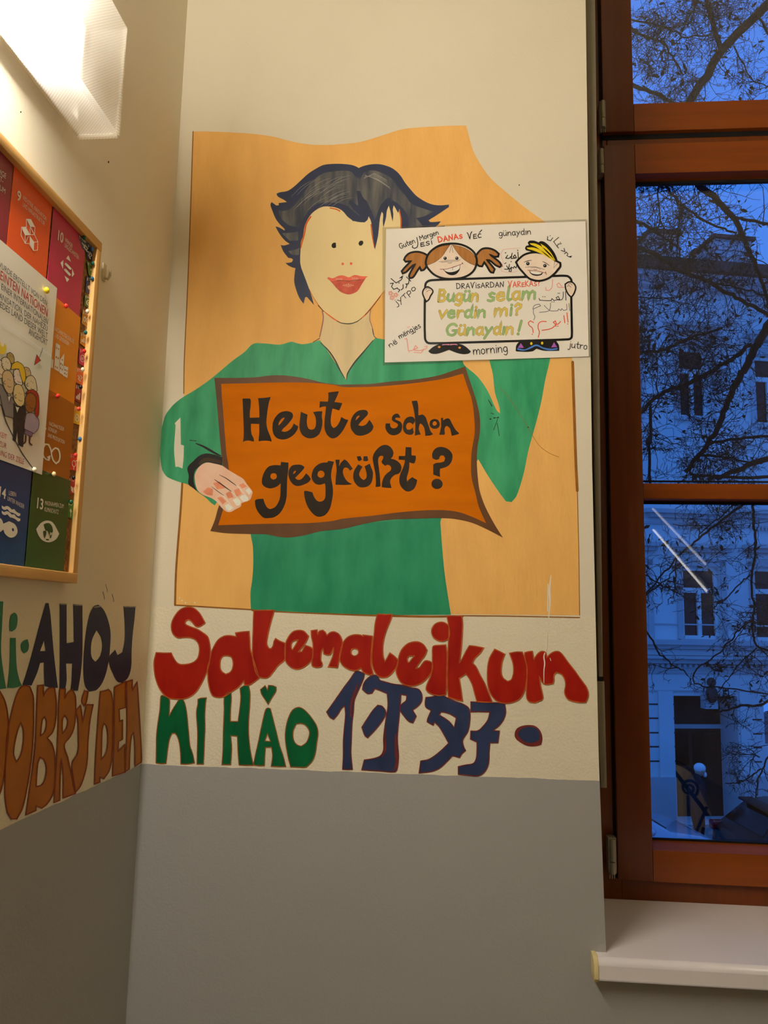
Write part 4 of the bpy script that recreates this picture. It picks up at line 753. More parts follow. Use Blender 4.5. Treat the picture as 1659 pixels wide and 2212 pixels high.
arab('hal', T_, '920,1000 925,1040 970,1047 1010,1000 1018,890;1180,1000 1100,1000 1080,960 1110,935 1150,985', pinkk, 1.6)
arab('alqayt', T_, '1212,1185 1205,1060;1172,1065 1168,1150 1150,1178 1100,1180 1070,1150 1100,1130 1122,1170 1040,1190 1010,1160 1000,1190 930,1190 835,1185 825,1158', bk, 1.5, ((1100,1085),(1120,1085),(880,1135),(910,1135),(1010,1210),(1040,1210)))
arab('alsalam', T_, '1265,1335 1255,1230;1220,1240 1225,1320 1180,1332 1150,1305 1140,1332 1105,1310 1095,1335 1000,1338 950,1310 900,1260;990,1222 985,1300 960,1340 830,1358;735,1310 760,1260 830,1240 848,1265 800,1285 745,1310 745,1370 765,1420 750,1470', greyk, 1.3)
arab('alyawm', T_, '1225,1365 1240,1500;1182,1405 1195,1510;1132,1490 1100,1525 1060,1530 1030,1500 1060,1480 1075,1530 1000,1590 865,1617;930,1490 860,1490 820,1520 812,1580 830,1640 815,1715;748,1505 700,1480 670,1510 685,1545 730,1585 740,1650', redk, 1.9, ((1070,1555),(1095,1555),(728,1672),(1237,1525)))
arab('maadaan', T_, '950,270 945,320 990,332 1022,290;1108,282 1035,345 1075,400;1075,400 1105,438;1145,372 1100,380 1085,410;1185,440 1195,488 1140,470;1190,520 1215,495 1240,520 1225,545 1255,560 1290,550 1280,570 1255,560', bk, 1.5, ((985,260),(1130,355)))
arab('ahlan', T_, '522,495 528,585;480,585 455,560 480,535 500,575 430,588 420,560 390,585 345,578;440,510 425,580;375,540 350,580', bk, 1.9, ((345,505),(520,470)))
arab('sahlan', T_, '505,690 495,722 470,700 460,725 430,710 410,735 395,770 425,775 430,730 370,740 330,738;400,670 390,735;360,690 385,735', bk, 1.7, ((425,630),(335,660),(350,650)))
arab('marhaba', S_, '378,1815 405,1805 412,1850 430,1985;425,1990 500,1975 535,1910 572,1945 500,1975 600,1985 700,1955 712,1920 672,1932;665,1960 620,2020 510,2012', pinkk, 1.6, ((440,2010),(420,1640),(440,1630)))
arab('sabah', S_, '348,870 300,905 340,890 330,920 290,950 245,975 170,910;160,985 205,978 178,1030 210,1072 268,1050', bk, 1.9, ((290,975),))
arab('alward', S_, '400,885 465,950;440,930 430,990 388,990 410,1003 392,1052;350,1000 352,1055 322,1080;268,1062 302,1080 280,1112', bk, 1.8)
e = pf(.0003)
for cx_, cy_ in ((165,1130),(242,1155),(185,1198)):
    for a in range(5): q = s1(cx_+24*math.cos(a*1.257), cy_+24*math.sin(a*1.257)); e.rib([(q[0]+1.6*math.cos(t), q[1]+1.6*math.sin(t)) for t in (0,1.26,2.51,3.77,5.03)], .7, True)
tag(e.build('flower_doodle', redk, lam), kind='stuff')
e = pf(.0003); e.rib(T_('560,435 500,440 400,445 310,460 275,530 300,600 310,650 285,720 290,770 400,790 520,770'), .6).build('faint_cloud_outline', pinkk, lam)
# ------------------------------------------------------------------ cork notice board on the left wall
def wp(y, z, x): return (x, y, z)
bd = thing('notice_board', (XL, -.95, 1.549), 'cork notice board with light pine frame covered in coloured goal sheets', 'notice board')
pine = mat('pine_frame', (198,150,88), .45, .16, 9, (1,.5,9), k=1.1, rgb2=(222,178,112)); pine_v = mat('pine_frame_upright', (200,152,90), .45, .16, 9, (1,9,.5), k=1.1, rgb2=(222,178,112))
cork = mat('cork', (168,120,72), .8, .2, 160, k=1.1, rgb2=(96,62,34), detail=6, bump=.5, bscale=240)
by0, by1, bz0, bz1, fw_, xf = -1.75, -.379, 1.549, 2.141, .0165, XL+.020
MB().box((XL+.001, by0+.004, bz0+.004), (XL+.0095, by1-.004, bz1-.004)).build('cork_panel', cork, bd)
MB().box((XL, by0, bz1-fw_), (xf, by1, bz1)).build('top_rail', pine, bd, bevel=.0012); MB().box((XL, by0, bz0), (xf, by1, bz0+fw_)).build('bottom_rail', pine, bd, bevel=.0012)
MB().box((XL, by1-fw_, bz0+fw_), (xf-.0004, by1-.0002, bz1-fw_)).build('side_rail', pine_v, bd, bevel=.0012); MB().box((XL, by0+.0002, bz0+fw_), (xf-.0004, by0+fw_, bz1-fw_)).build('side_rail', pine_v, bd, bevel=.0012)
FC = {}
def wtext(txt, p0, p1, hpx, surf, off, m, parent, name='lettering', gauge=0):
    """printed capitals fitted between two baseline points"""
    cu = bpy.data.curves.new('t', 'FONT'); cu.body = txt; cu.resolution_u = 3; cu.offset = gauge
    ob = bpy.data.objects.new('t', cu); COL.objects.link(ob); dg = bpy.context.evaluated_depsgraph_get(); me = bpy.data.meshes.new_from_object(ob.evaluated_get(dg))
    bpy.data.objects.remove(ob); V_ = [v.co.copy() for v in me.vertices]; Fc = [tuple(p.vertices) for p in me.polygons]; bpy.data.meshes.remove(me)
    x0 = min(v.x for v in V_); x1 = max(v.x for v in V_)
    a = surf.px(p0, off); b = surf.px(p1, off); u = (b-a)/(x1-x0); hz_ = surf.px((p0[0], p0[1]-hpx), off); up = (hz_-a); up = np.array([0,0,up[2]])/.73
    return mesh(name, [tuple(a+u*(v.x-x0)+up*v.y) for v in V_], Fc, m, parent, False, surf.n)
white_i = mat('white_print', (236,228,216), .45, .03, 60, k=1.12)
def sheet_rect(nm, lab, cat, grp, y0, y1, z0, z1, x, col, rough=.4, shear=0, curl=0.):
    """a thin card pinned to the cork: real thickness, slightly bowed"""
    m = mat(nm+'_'+'%d_%d_%d' % col, col, rough, .04, 8, k=1.15, spec=.4)
    n = 8; V_ = []; 
    for t in (0, .0004):
        for k in range(n+1):
            q = k/n; z = z0+(z1-z0)*q; bow = curl*(math.sin(math.pi*q))
            V_ += [(x+t+bow, y0+shear*q, z), (x+t+bow*.6, y1+shear*q, z)]
    h = 2*(n+1); Fc = []
    for k in range(n):
        a = 2*k; Fc += [(a, a+2, a+3, a+1), (h+a, h+a+1, h+a+3, h+a+2), (a, h+a, h+a+2, a+2), (a+1, a+3, h+a+3, h+a+1)]
    Fc += [(0, 1, h+1, h), (2*n, h+2*n, h+2*n+1, 2*n+1)]
    r = thing(nm, (x, (y0+y1)/2, z0), lab, cat, grp)
    mesh('card', V_, Fc, m, r); return r
SX = XL+.0102
G1 = 'goal sheets on the notice board'
def SF(x): return Surf((x+.0009,0,0), (1,0,0))
s8 = sheet_rect('goal_sheet', 'maroon goal sheet with white print at the top left edge of the photo', 'sheet', G1, -.750, -.643, 1.985, 2.126, SX, (134,32,52))
s9 = sheet_rect('goal_sheet', 'orange goal sheet numbered 9 with stacked cube symbol', 'sheet', G1, -.6415, -.5345, 1.99, 2.128, SX+.0001, (226,84,28))
s10 = sheet_rect('goal_sheet', 'magenta goal sheet numbered 10 with arrows and equals symbol', 'sheet', G1, -.531, -.4225, 1.985, 2.132, SX+.0006, (186,30,82))
s11 = sheet_rect('goal_sheet', 'amber goal sheet numbered 11 with city buildings symbol', 'sheet', G1, -.524, -.4195, 1.836, 1.989, SX+.0012, (226,138,28))
s12 = sheet_rect('goal_sheet', 'brown-orange goal sheet numbered 12 with infinity loop symbol', 'sheet', G1, -.524, -.418, 1.711, 1.8405, SX+.0018, (168,98,22))
s13 = sheet_rect('goal_sheet', 'dark green goal sheet numbered 13 with globe eye symbol', 'sheet', G1, -.529, -.4145, 1.5665, 1.714, SX+.0024, (44,82,36))
s14 = sheet_rect('goal_sheet', 'dark blue goal sheet numbered 14 with fish and waves symbol', 'sheet', G1, -.640, -.5315, 1.5665, 1.710, SX+.0018, (6,62,126))
gap = 'flat'
def T2(p, t, a, b, h, x, m=white_i, nm='lettering', g=0.): return wtext(t, a, b, h, SF(x), 0, m, p, nm, g)
b2 = lambda x, y: B2('%f,%f' % (x, y))[0]; b3 = lambda x, y: B3('%f,%f' % (x, y))[0]; b4 = lambda x, y: B4('%f,%f' % (x, y))[0]
T2(s8, 'MENSCHENWÜRDIGE', b2(-420,330), b2(70,700), 14, SX); T2(s8, 'ARBEIT UND WIRT-', b2(-420,420), b2(38,755), 14, SX); T2(s8, 'SCHAFTSWACHSTUM', b2(-420,500), b2(60,880), 14, SX)
x = SX+.0001
T2(s9, '9', b2(200,945), b2(246,978), 24, x, nm='number', g=.02); T2(s9, 'INDUSTRIE, INNOVATION', b2(275,945), b2(552,1205), 11, x); T2(s9, 'UND INFRASTRUKTUR', b2(270,1025), b2(532,1260), 11, x)
e = Flat(SF(x), 0)
for q in ('315,1175 370,1180 420,1275 360,1270','265,1275 310,1275 360,1365 300,1370','355,1385 405,1455 400,1550 355,1470'): e.poly(B2(q), sm=False)
for q in ('315,1180 315,1275 258,1275 250,1370 300,1470 345,1470 400,1555 448,1550 452,1450 412,1365 418,1275','258,1275 300,1370 300,1470','300,1370 412,1365','360,1270 360,1365','365,1275 410,1365','300,1470 340,1385','405,1455 452,1450','355,1385 405,1455 400,1550'): e.rib(B2(q), 1.3, sm=False)
e.build('cube_symbol', white_i, s9)
x = SX+.0006
T2(s10, '10', b2(690,1425), b2(752,1470), 24, x, nm='number', g=.02); T2(s10, 'WENIGER', b2(775,1445), b2(865,1530), 10, x); T2(s10, 'UNGLEICHHEITEN', b2(770,1510), b2(938,1665), 11, x)
e = Flat(SF(x), 0)
for q in ('818,1612 848,1692 790,1650','758,1668 752,1780 722,1700','862,1765 888,1840 858,1872','770,1855 828,1898 798,1935','778,1700 840,1765 842,1775 780,1715','775,1775 838,1845'): 
    P = B2(q)
    if len(P) > 2 and q[:3] != '778': e.poly(P, sm=False)
e.rib(B2('785,1715 840,1772'), 5, sm=False); e.rib(B2('778,1785 834,1845'), 5, sm=False); e.build('equals_symbol', white_i, s10)
x = SX+.0012
T2(s11, '11', b3(560,850), b3(625,890), 22, x, nm='number', g=.02); T2(s11, 'NACHHALTIGE STÄDTE', b3(652,850), b3(880,1008), 10, x); T2(s11, 'UND GEMEINDEN', b3(650,925), b3(822,1036), 10, x)
e = Flat(SF(x), 0)
e.poly(B3('665,995 718,1030 705,1345 645,1310'), [B3(q) for q in ('672,1045 684,1052 684,1075 672,1068','694,1058 706,1065 706,1088 694,1080','668,1155 680,1162 678,1185 666,1178','690,1168 702,1175 700,1198 688,1190','658,1268 668,1275 667,1296 656,1290','680,1282 690,1288 689,1310 678,1304')], sm=False)
e.poly(B3('768,1125 755,1385 708,1355 716,1200'), [B3(q) for q in ('738,1190 750,1196 750,1215 738,1208','722,1235 734,1242 732,1262 720,1255','742,1250 752,1256 750,1275 740,1268','720,1290 730,1296 728,1318 718,1310','740,1305 748,1310 746,1332 738,1326')], sm=False)
e.poly(B3('765,1270 815,1292 806,1418 752,1390'), [B3(q) for q in ('772,1312 786,1318 785,1335 771,1328','795,1322 806,1328 804,1345 793,1338','768,1352 782,1358 780,1376 766,1370','790,1364 800,1368 798,1388 788,1382')], sm=False)
e.poly(B3('600,1180 640,1205 632,1305 590,1285'), sm=False); e.build('city_symbol', white_i, s11)
x = SX+.0018
T2(s12, '12', b4(478,235), b4(552,262), 20, x, nm='number', g=.02); T2(s12, 'NACHHALTIGE/R', b4(585,210), b4(762,285), 9, x); T2(s12, 'KONSUM', b4(578,275), b4(675,318), 9, x); T2(s12, 'UND PRODUKTION', b4(570,350), b4(770,440), 9, x)
Flat(SF(x), 0).rib(B4('585,630 545,615 515,570 512,500 540,440 580,445 605,500 615,560 635,630 670,670 705,640 715,570 695,500 660,485 630,510 612,545'), 3.2).poly(B4('560,590 606,572 592,640'), sm=False).build('loop_symbol', white_i, s12)
x = SX+.0024
T2(s13, '13', b4(440,1200), b4(512,1222), 24, x, nm='number', g=.02); T2(s13, 'MASSNAHMEN ZUM', b4(535,1165), b4(758,1205), 10, x); T2(s13, 'KLIMASCHUTZ', b4(530,1240), b4(698,1276), 10, x)
o = Flat(SF(x), 0).poly(B4('432,1455 490,1380 560,1352 630,1375 708,1510 670,1575 590,1612 510,1590 460,1530')).build('eye_symbol', white_i, s13)
e = Flat(SF(x), .0002)
for q in ('520,1400 550,1385 590,1385 622,1420 632,1480 620,1500 600,1490 590,1540 570,1480 545,1470','515,1480 540,1470 555,1490 545,1540 530,1570 518,1520','595,1530 620,1520 612,1560 595,1565','545,1570 590,1575 580,1590 555,1590'): e.poly(B4(q))
e.each('continent', mat('dark_green_print', (50,84,44), .45, .05), o)
x = SX+.0018
T2(s14, '14', b4(-10,1060), b4(66,1095), 23, x, nm='number', g=.02); T2(s14, 'LEBEN', b4(104,1045), b4(190,1068), 10, x); T2(s14, 'UNTER WASSER', b4(88,1110), b4(288,1212), 10, x)
e = Flat(SF(x), 0)
for dy in (0, 62): e.poly(B4('20,%d 50,%d 80,%d 110,%d 140,%d 170,%d 200,%d 245,%d 240,%d 215,%d 185,%d 150,%d 120,%d 90,%d 55,%d 25,%d' % tuple(v+dy for v in (1172,1190,1178,1190,1220,1215,1250,1270,1295,1300,1275,1258,1250,1215,1225,1205))))
e.poly(B4('-30,1300 20,1340 40,1390 110,1360 180,1400 210,1480 180,1540 120,1555 60,1510 40,1460 0,1490 -40,1500'), [B4('142,1455 152,1440 164,1450 166,1475 150,1482')]); e.build('fish_symbol', white_i, s14)
# --- white poster
WX = SX+.0036
wpst = sheet_rect('cartoon_poster', 'big white poster with a cartoon crowd and hand-lettered text, pinned over the goal sheets', 'poster', None, -.93, -.506, 1.7065, 2.0025, WX, (228,224,214), .22)
gk = mat('dark_grey_print', (54,50,50), .45, .08); rk = mat('red_print', (176,52,44), .45, .08)
def T3(t, a, b, h, m, g=-.006): return wtext(t, a, b, h, SF(WX), 0, m, wpst, 'lettering', g)
T3('DIESE PLAKATREIHE WURDE ERSTELLT VON DEN:', b3(-560,-360), b3(568,562), 15, gk); T3('VEREINTEN NATIONEN', b3(-130,130), b3(566,690), 22, rk, .004); T3('EINER INTERNATIONALEN', b3(15,358), b3(568,782), 15, gk); T3('ORGANISATION, DER NAHEZU', b3(-130,385), b3(566,862), 15, gk); T3('JEDES LAND DIESER WELT', b3(-20,560), b3(566,950), 15, gk); T3('ANGEHÖRT', b3(342,895), b3(564,1035), 15, gk)
T3('UNABHÄNGIGKEIT', b4(-330,200), b4(78,385), 13, rk); T3('MACHT ZUR', b4(-200,390), b4(76,495), 13, rk); T3('VERWIRKLICHUNG DER ZIELE', b4(-330,450), b4(284,680), 14, rk)
Flat(SF(WX), .00005).rib(b3 and [b3(0,748), b3(300,930), b3(612,1155)], 2.2, sm=False).build('fold_crease', mat('white_crease', (250,248,242), .15, .02, k=1.2), wpst)
Flat(SF(WX), .0001).poly(B3('440,1140 487,1210 410,1265'), sm=False).build('arrow_head', mat('red_arrow_print', (196,62,50), .45), wpst)
e = Flat(SF(WX), .00015); e.rib(B3('440,1140 487,1210 410,1265'), 1, True, False); e.rib(B3('508,1060 503,1090 472,1175'), .9); e.build('arrow_line', gk, wpst)
CS = SF(WX)
def fig(kind, zf, head, skin_c, body=None, body_c=None, extra=()):
    """one cartoon figure: head, outline, face, clothes"""
    t = None; pts = zf(head); off = fig.n*.00003+.0001; fig.n += 1
    o = Flat(CS, off+.00008).poly(pts).build('figure_head', mat('print_%d_%d_%d' % skin_c, skin_c, .4, .03), wpst); Flat(CS, off+.0001).rib(pts, 1.2, True).build('outline', gk, o)
    c = np.mean(pts, 0)
    f_ = Flat(CS, off+.00011); f_.rib([(c[0]-1, c[1]-6), (c[0]-.6, c[1]-4)], .9, sm=False); f_.rib([(c[0]+3, c[1]-3.6), (c[0]+3.4, c[1]-1.6)], .9, sm=False); f_.rib([(c[0]-2, c[1]+9), (c[0]+2, c[1]+12), (c[0]+6, c[1]+11.5)], .9); f_.rib([(c[0]-7, c[1]-2), (c[0]-11, c[1]+2), (c[0]-9, c[1]+5.5), (c[0]-6, c[1]+5)], 1)
    f_.build('face_line', gk, o)
    if body:
        q = zf(body); b_ = Flat(CS, off).poly(q).build('figure_clothes', mat('print_%d_%d_%d' % body_c, body_c, .4, .05), wpst); Flat(CS, off+.00003).rib(q, 1.2, True).build('outline', gk, b_)
    for s, col, dz in extra:
        q = zf(s); x_ = Flat(CS, off+dz).poly(q).build('figure_detail', mat('print_%d_%d_%d' % col, col, .4, .05), wpst); Flat(CS, off+dz+.00002).rib(q, 1.1, True).build('outline', gk, x_)
fig.n = 0
Flat(CS, .00012).poly(B3('-40,1150 -30,960 0,985 20,1040 45,1045 55,1000 78,1050 70,1110 30,1140 0,1130')).build('figure_hair', mat('yellow_print', (224,196,58), .4), wpst)
fig('a', B3, '85,1130 120,1112 155,1140 172,1200 160,1260 120,1230 90,1190', (178,152,84))
fig('b', B3, '-60,1200 -10,1190 40,1240 58,1320 50,1390 20,1420 -60,1420', (222,200,170))
fig('c', B3, '20,1190 60,1168 100,1185 128,1240 130,1300 100,1340 60,1330 25,1270', (222,206,176))
fig('d', B3, '280,1300 310,1288 350,1310 368,1380 350,1410 310,1400 285,1350', (206,176,128))
fig('e', B3, '165,1330 200,1310 240,1330 258,1400 270,1500 220,1510 170,1450', (226,208,196), None, None, [('130,1320 150,1250 210,1220 270,1260 300,1330 305,1440 280,1490 262,1440 240,1370 225,1310 180,1310',(222,182,44),.00014)])
fig('f', B3, '305,1440 340,1395 385,1388 420,1430 440,1520 445,1570 420,1590 340,1560 300,1500', (216,202,168))
fig('g', B3, '35,1360 70,1328 115,1330 150,1380 168,1470 165,1560 140,1610 95,1600 50,1530 30,1440', (206,178,136), '-60,1480 20,1500 60,1570 110,1640 150,1650 175,1720 160,1900 60,1870 20,1750 -60,1700', (128,122,122), [('80,1590 100,1640 135,1625 108,1720',(226,222,214),.00016)])
fig('h', B3, '165,1530 200,1492 250,1505 280,1560 295,1650 285,1730 250,1762 205,1740 165,1670', (218,196,142), '160,1720 220,1760 285,1745 312,1830 290,1990 275,2240 225,2220 210,2010 185,2180 155,2160 165,1990', (48,44,50), [('180,1745 205,1765 235,1765 205,1840',(230,226,218),.00016)])
fig('i', B3, '300,1680 325,1610 380,1590 425,1640 430,1740 400,1820 350,1835 310,1790', (150,92,40), '300,1870 345,1835 400,1840 450,1890 468,1960 450,2035 405,2085 290,2025', (166,150,170), [('300,1610 345,1565 400,1562 450,1600 468,1700 462,1860 440,1890 415,1840 432,1740 425,1640 370,1592',(158,46,30),.00014),('300,2030 395,2075 380,2122 290,2085',(122,98,130),.00016)])
e = Flat(CS, .0003); e.rib(B3('310,2110 305,2180 275,2210'), 3); e.rib(B3('360,2125 355,2190 380,2220'), 3); e.each('figure_leg', mat('print_brown', (92,48,36), .4), wpst)
Flat(CS, .0003).rib([b3(0,1620), b3(60,1900), b3(140,2080), b4(250,520), b4(330,640), b4(400,735)], 1.8).build('ground_line', gk, wpst)
# --- mini goal cards down the right side of the cork
G2 = 'small goal cards pinned down the right edge of the notice board'
MC = [(B2,'930,1350 1050,1460 1050,1590 980,1530',(74,78,90),'small grey-blue card, topmost of the strip of small cards'),
 (B2,'1050,1460 1122,1530 1122,1690 1033,1640',(44,52,84),'small navy card just below the topmost small grey-blue card'),
 (B2,'1038,1680 1132,1715 1120,1885 1060,1850',(76,112,40),'small green card under the upper navy card near the board corner'),
 (B2,'1035,1860 1120,1890 1108,2100 1022,2050',(40,50,92),'small navy card with fish, between two small green cards'),
 (B3,'1015,420 1110,455 1092,600 1008,555',(66,100,40),'small green card with round globe symbol, above the ochre card'),
 (B3,'990,600 1085,650 1060,830 973,760',(182,126,48),'small ochre card with infinity loop, below the round globe card'),
 (B3,'962,870 1052,905 1046,1078 953,1000',(222,140,34),'small amber card with buildings, above the pink card'),
 (B3,'950,1060 1038,1090 1030,1295 938,1240',(196,40,96),'small pink card with equals sign, below the amber card'),
 (B3,'918,1290 1008,1320 1000,1515 905,1470',(214,100,44),'small orange card between the pink card and the dark red card'),
 (B3,'905,1485 988,1525 978,1728 888,1678',(146,26,34),'small dark red card with white chart symbol'),
 (B3,'880,1745 968,1785 962,1985 874,1955',(226,172,30),'small yellow card with round sun symbol'),
 (B4,'838,540 932,565 925,762 835,745',(208,44,34),'small bright red card with gender symbol'),
 (B4,'820,830 912,845 932,1020 835,1035',(176,30,42),'small crimson card with open book symbol'),
 (B4,'815,1110 882,1145 872,1340 810,1310',(58,128,50),'small green card at the bottom of the strip of cards')]
for k, (z, q, col, lab) in enumerate(MC):
    P = z(q); c = Surf((SX+.0009+.0002*(k % 3),0,0), (1,0,0)); ctr = tuple(np.mean(P, 0)); r = thing('goal_card', tuple(c.px(ctr)), lab, 'card', G2)
    slab(P, c, .0, .0004, 'card', mat('card_%d_%d_%d' % col, col, .4, .04, k=1.3), r)
    ux = np.array(P[1])-np.array(P[0]); uy = (np.array(P[3])-np.array(P[0])); at = lambda u, v: tuple(np.array(P[0])+ux*u+uy*v)
    e = Flat(c, .0006)
    e.rib([at(.14,.08), at(.14,.26)], 1.4, sm=False); e.rib([at(.28,.10), at(.8,.10)], .9, sm=False); e.rib([at(.28,.19), at(.7,.19)], .9, sm=False); e.build('card_lettering', white_i, r)
    e = Flat(c, .0006); kind = k
    if kind in (4, 10): e.rib([at(.5+.24*math.cos(t), .62+.2*math.sin(t)) for t in np.linspace(0, 5.8, 12)], 1.8, True); e.disc(at(.5,.62), 1.6)
    elif kind == 5: e.rib([at(.5+.26*math.sin(t), .62+.18*math.sin(2*t)) for t in np.linspace(0, 6.1, 16)], 1.5, True)
    elif kind in (2, 13): e.poly([at(.5,.4), at(.72,.55), at(.5,.7), at(.3,.55)]); e.rib([at(.5,.7), at(.5,.88)], 1.4, sm=False)
    elif kind == 3: e.poly([at(.2,.62), at(.45,.5), at(.8,.62), at(.9,.5), at(.9,.75), at(.45,.78)])
    elif kind == 6: [e.poly([at(a,.85), at(a,b_), at(a+.16,b_), at(a+.16,.85)], sm=False) for a, b_ in ((.2,.6),(.42,.42),(.64,.68))]
    elif kind == 7: e.rib([at(.5+.28*math.cos(t), .62+.22*math.sin(t)) for t in np.linspace(.4, 6, 12)], 1.3); e.rib([at(.4,.55), at(.4,.7)], 1.6, sm=False); e.rib([at(.58,.55), at(.58,.7)], 1.6, sm=False)
    elif kind == 9: [e.poly([at(a,.88), at(a,b_), at(a+.14,b_), at(a+.14,.88)], sm=False) for a, b_ in ((.2,.7),(.4,.58),(.6,.46))]
    elif kind == 11: e.rib([at(.5+.22*math.cos(t), .58+.17*math.sin(t)) for t in np.linspace(0, 6, 12)], 1.5, True); e.rib([at(.5,.75), at(.5,.92)], 1.5, sm=False); e.rib([at(.66,.44), at(.85,.36)], 1.5, sm=False)
    elif kind == 12: e.poly([at(.2,.5), at(.48,.6), at(.48,.92), at(.2,.8)], sm=False); e.poly([at(.54,.6), at(.8,.45), at(.8,.78), at(.54,.92)], sm=False)
    else: e.rib([at(.22,.5), at(.45,.62), at(.3,.72), at(.62,.84)], 1.6, sm=False); e.rib([at(.5,.45), at(.78,.55), at(.6,.7)], 1.6, sm=False)
    e.build('card_symbol', white_i, r)
# --- pushpins
G3 = 'round-headed pushpins in the notice board'
PINS = [(B3,'558,372',(232,204,40),1.25,WX,'yellow pushpin holding the top corner of the white cartoon poster'),(B3,'790,558',(226,52,46),1,SX+.0012,'bright red pushpin in the top of the amber city sheet'),(B3,'693,1635',(206,40,36),1,SX+.0018,'red pushpin at the top of the brown-orange loop sheet'),
 (B4,'412,745',(232,222,196),1,WX,'white pushpin at the bottom corner of the white cartoon poster'),(B4,'645,797',(228,206,150),1,SX+.0024,'cream pushpin at the top of the dark green sheet'),
 (B2,'1008,1402',(26,104,78),1,SX+.0012,'dark green pushpin in the topmost small grey-blue card'),(B2,'1095,1537',(30,84,150),1.1,SX+.0012,'blue pushpin in the upper small navy card'),(B2,'1108,1708',(20,100,92),.9,SX+.0012,'teal pushpin at the top of the upper small green card'),
 (B2,'1103,1890',(24,96,130),.9,SX+.0012,'blue-green pushpin in the small navy fish card'),(B3,'1045,622',(232,224,206),.95,SX+.0012,'white pushpin in the small ochre card'),(B3,'1022,875',(16,96,92),.95,SX+.0012,'teal pushpin at the top of the small amber card'),
 (B3,'1008,1098',(214,44,36),.95,SX+.0012,'red pushpin in the small pink card'),(B3,'988,1318',(234,222,196),.95,SX+.0012,'white pushpin in the small orange card'),(B3,'965,1528',(26,28,40),.95,SX+.0012,'black pushpin in the small dark red card'),
 (B3,'942,1788',(218,66,48),.95,SX+.0012,'red pushpin in the small yellow card'),(B4,'957,377',(44,110,170),.95,SX,'blue pushpin alone in bare cork'),(B4,'903,572',(214,52,46),.95,SX+.0012,'red pushpin in the small bright red card'),
 (B4,'880,840',(24,22,24),.95,SX+.0012,'black pushpin in the small crimson card'),(B4,'850,1130',(18,92,60),.95,SX+.0012,'green pushpin in the lowest small green card')]
for z, q, col, r_, x, lab in PINS:
    p = Surf((x+.0045,0,0), (1,0,0)).px(z(q)[0]); t = thing('pushpin', tuple(p), lab, 'pushpin', G3)
    MB().ball(tuple(p), .0040*r_, 14, (.75,1,1)).build('pin_head', mat('pin_%d_%d_%d' % col, col, .25, .02, k=1.15, spec=.6), t, sm=True)
    MB().tube([(p[0]-.002, p[1], p[2]), (XL+.006, p[1]-.0004, p[2]-.001)], .0006, 6).build('pin_needle', hingem, t)
# ------------------------------------------------------------------ outside: the house across the street
FD = Vector((.97802, .20849, 0)); FN = Vector((.20849, -.97802, 0))
P0 = CAM + ray(1500, 1440)*18.7; FS = Surf(P0, tuple(FN)); O0 = Vector(P0); O0.z = 0
ZST = -3.2                                  # street level
def fz(x, y):
    p = Vector(FS.px((x, y))); return ((p-O0).dot(FD), p.z)
FM = Matrix(((FD.x, -FN.x, 0, O0.x), (FD.y, -FN.y, 0, O0.y), (0, 0, 1, 0), (0, 0, 0, 1)))   # local x along the facade, y into the house
def at_f(u, y, z): return tuple(FM @ Vector((u, y, z)))
def fzo(x, y, dep):
    p = Vector(FS.px((x, y), dep)); return ((p-O0).dot(FD), p.z)
stucco = mat('pale_stucco', (226,226,224), .8, .06, .8, bump=.1, bscale=12, k=1.0); stucco_d = mat('grey_stucco_trim', (196,196,196), .8, .08, 1.5, k=1.0)
roof_m = mat('dark_roof_tiles', (70,60,58), .8, .15, 4); wfr = mat('white_window_paint', (226,226,222), .5, .03, 4); dglass = mat('dark_window_pane', (10,12,16), .12, .1, 2, spec=.35); doorm = mat('dark_wooden_door', (38,34,32), .5, .15, 3)
hs = thing('apartment_house', at_f(0, 0, ZST), 'pale stuccoed old apartment house across the street, seen through the window', 'building')
UL, UR = -6.5, 11.0; ztop = fz(1385, 575)[1]
def rect(x0, y0, x1, y1):
    a = fz(x0, y1); c = fz(x1, y0); return (a[0], a[1], c[0], c[1])
wins = [rect(1478, 1226, 1553, 1380), rect(1636, 1228, 1711, 1384), rect(1469, 752, 1528, 900), rect(1636, 772, 1697, 916)]
step = wins[1][0]-wins[0][0]
wins.append((wins[0][0]-step, wins[0][1], wins[0][2]-step, wins[0][3])); wins.append((wins[2][0]-step, wins[2][1], wins[2][2]-step, wins[2][3]))
wins.append((wins[1][0]+step, wins[1][1], wins[1][2]+step, wins[1][3]))
door = rect(1463, 1504, 1592, 1775); door = (door[0], ZST+.12, door[2], door[3])
lower = (fz(1650, 1540)[0], fz(1650, 1610)[1], fz(1650, 1540)[0]+1.3, fz(1650, 1515)[1])
holes = wins+[door, lower]
loops = [[(UL, ZST-.3), (UR, ZST-.3), (UR, ztop), (UL, ztop)]]+[[(a, b_), (a, d_), (c, d_), (c, b_)] for a, b_, c, d_ in holes]
tri = tessellate_polygon([[Vector((p[0], p[1], 0)) for p in l] for l in loops]); allp = [p for l in loops for p in l]
V_ = [at_f(p[0], 0, p[1]) for p in allp]; Fc = [tuple(t) for t in tri]
for a, b_, c, d_ in holes:
    dp = .85 if (a, b_, c, d_) == door else .22; i = len(V_)
    for u, z in ((a, b_), (a, d_), (c, d_), (c, b_)): V_ += [at_f(u, 0, z), at_f(u, dp, z)]
    Fc += [(i+2*k, i+2*k+1, i+(2*k+3) % 8, i+(2*k+2) % 8) for k in range(4)]
mesh('facade_wall', V_, Fc, stucco, hs, face=tuple(FN))
def fbox(nm, m, boxes, parent=hs):
    b = MB()
    for u0, u1, y0, y1, z0, z1 in boxes: b.box((u0, y0, z0), (u1, y1, z1), FM)
    return b.build(nm, m, parent)
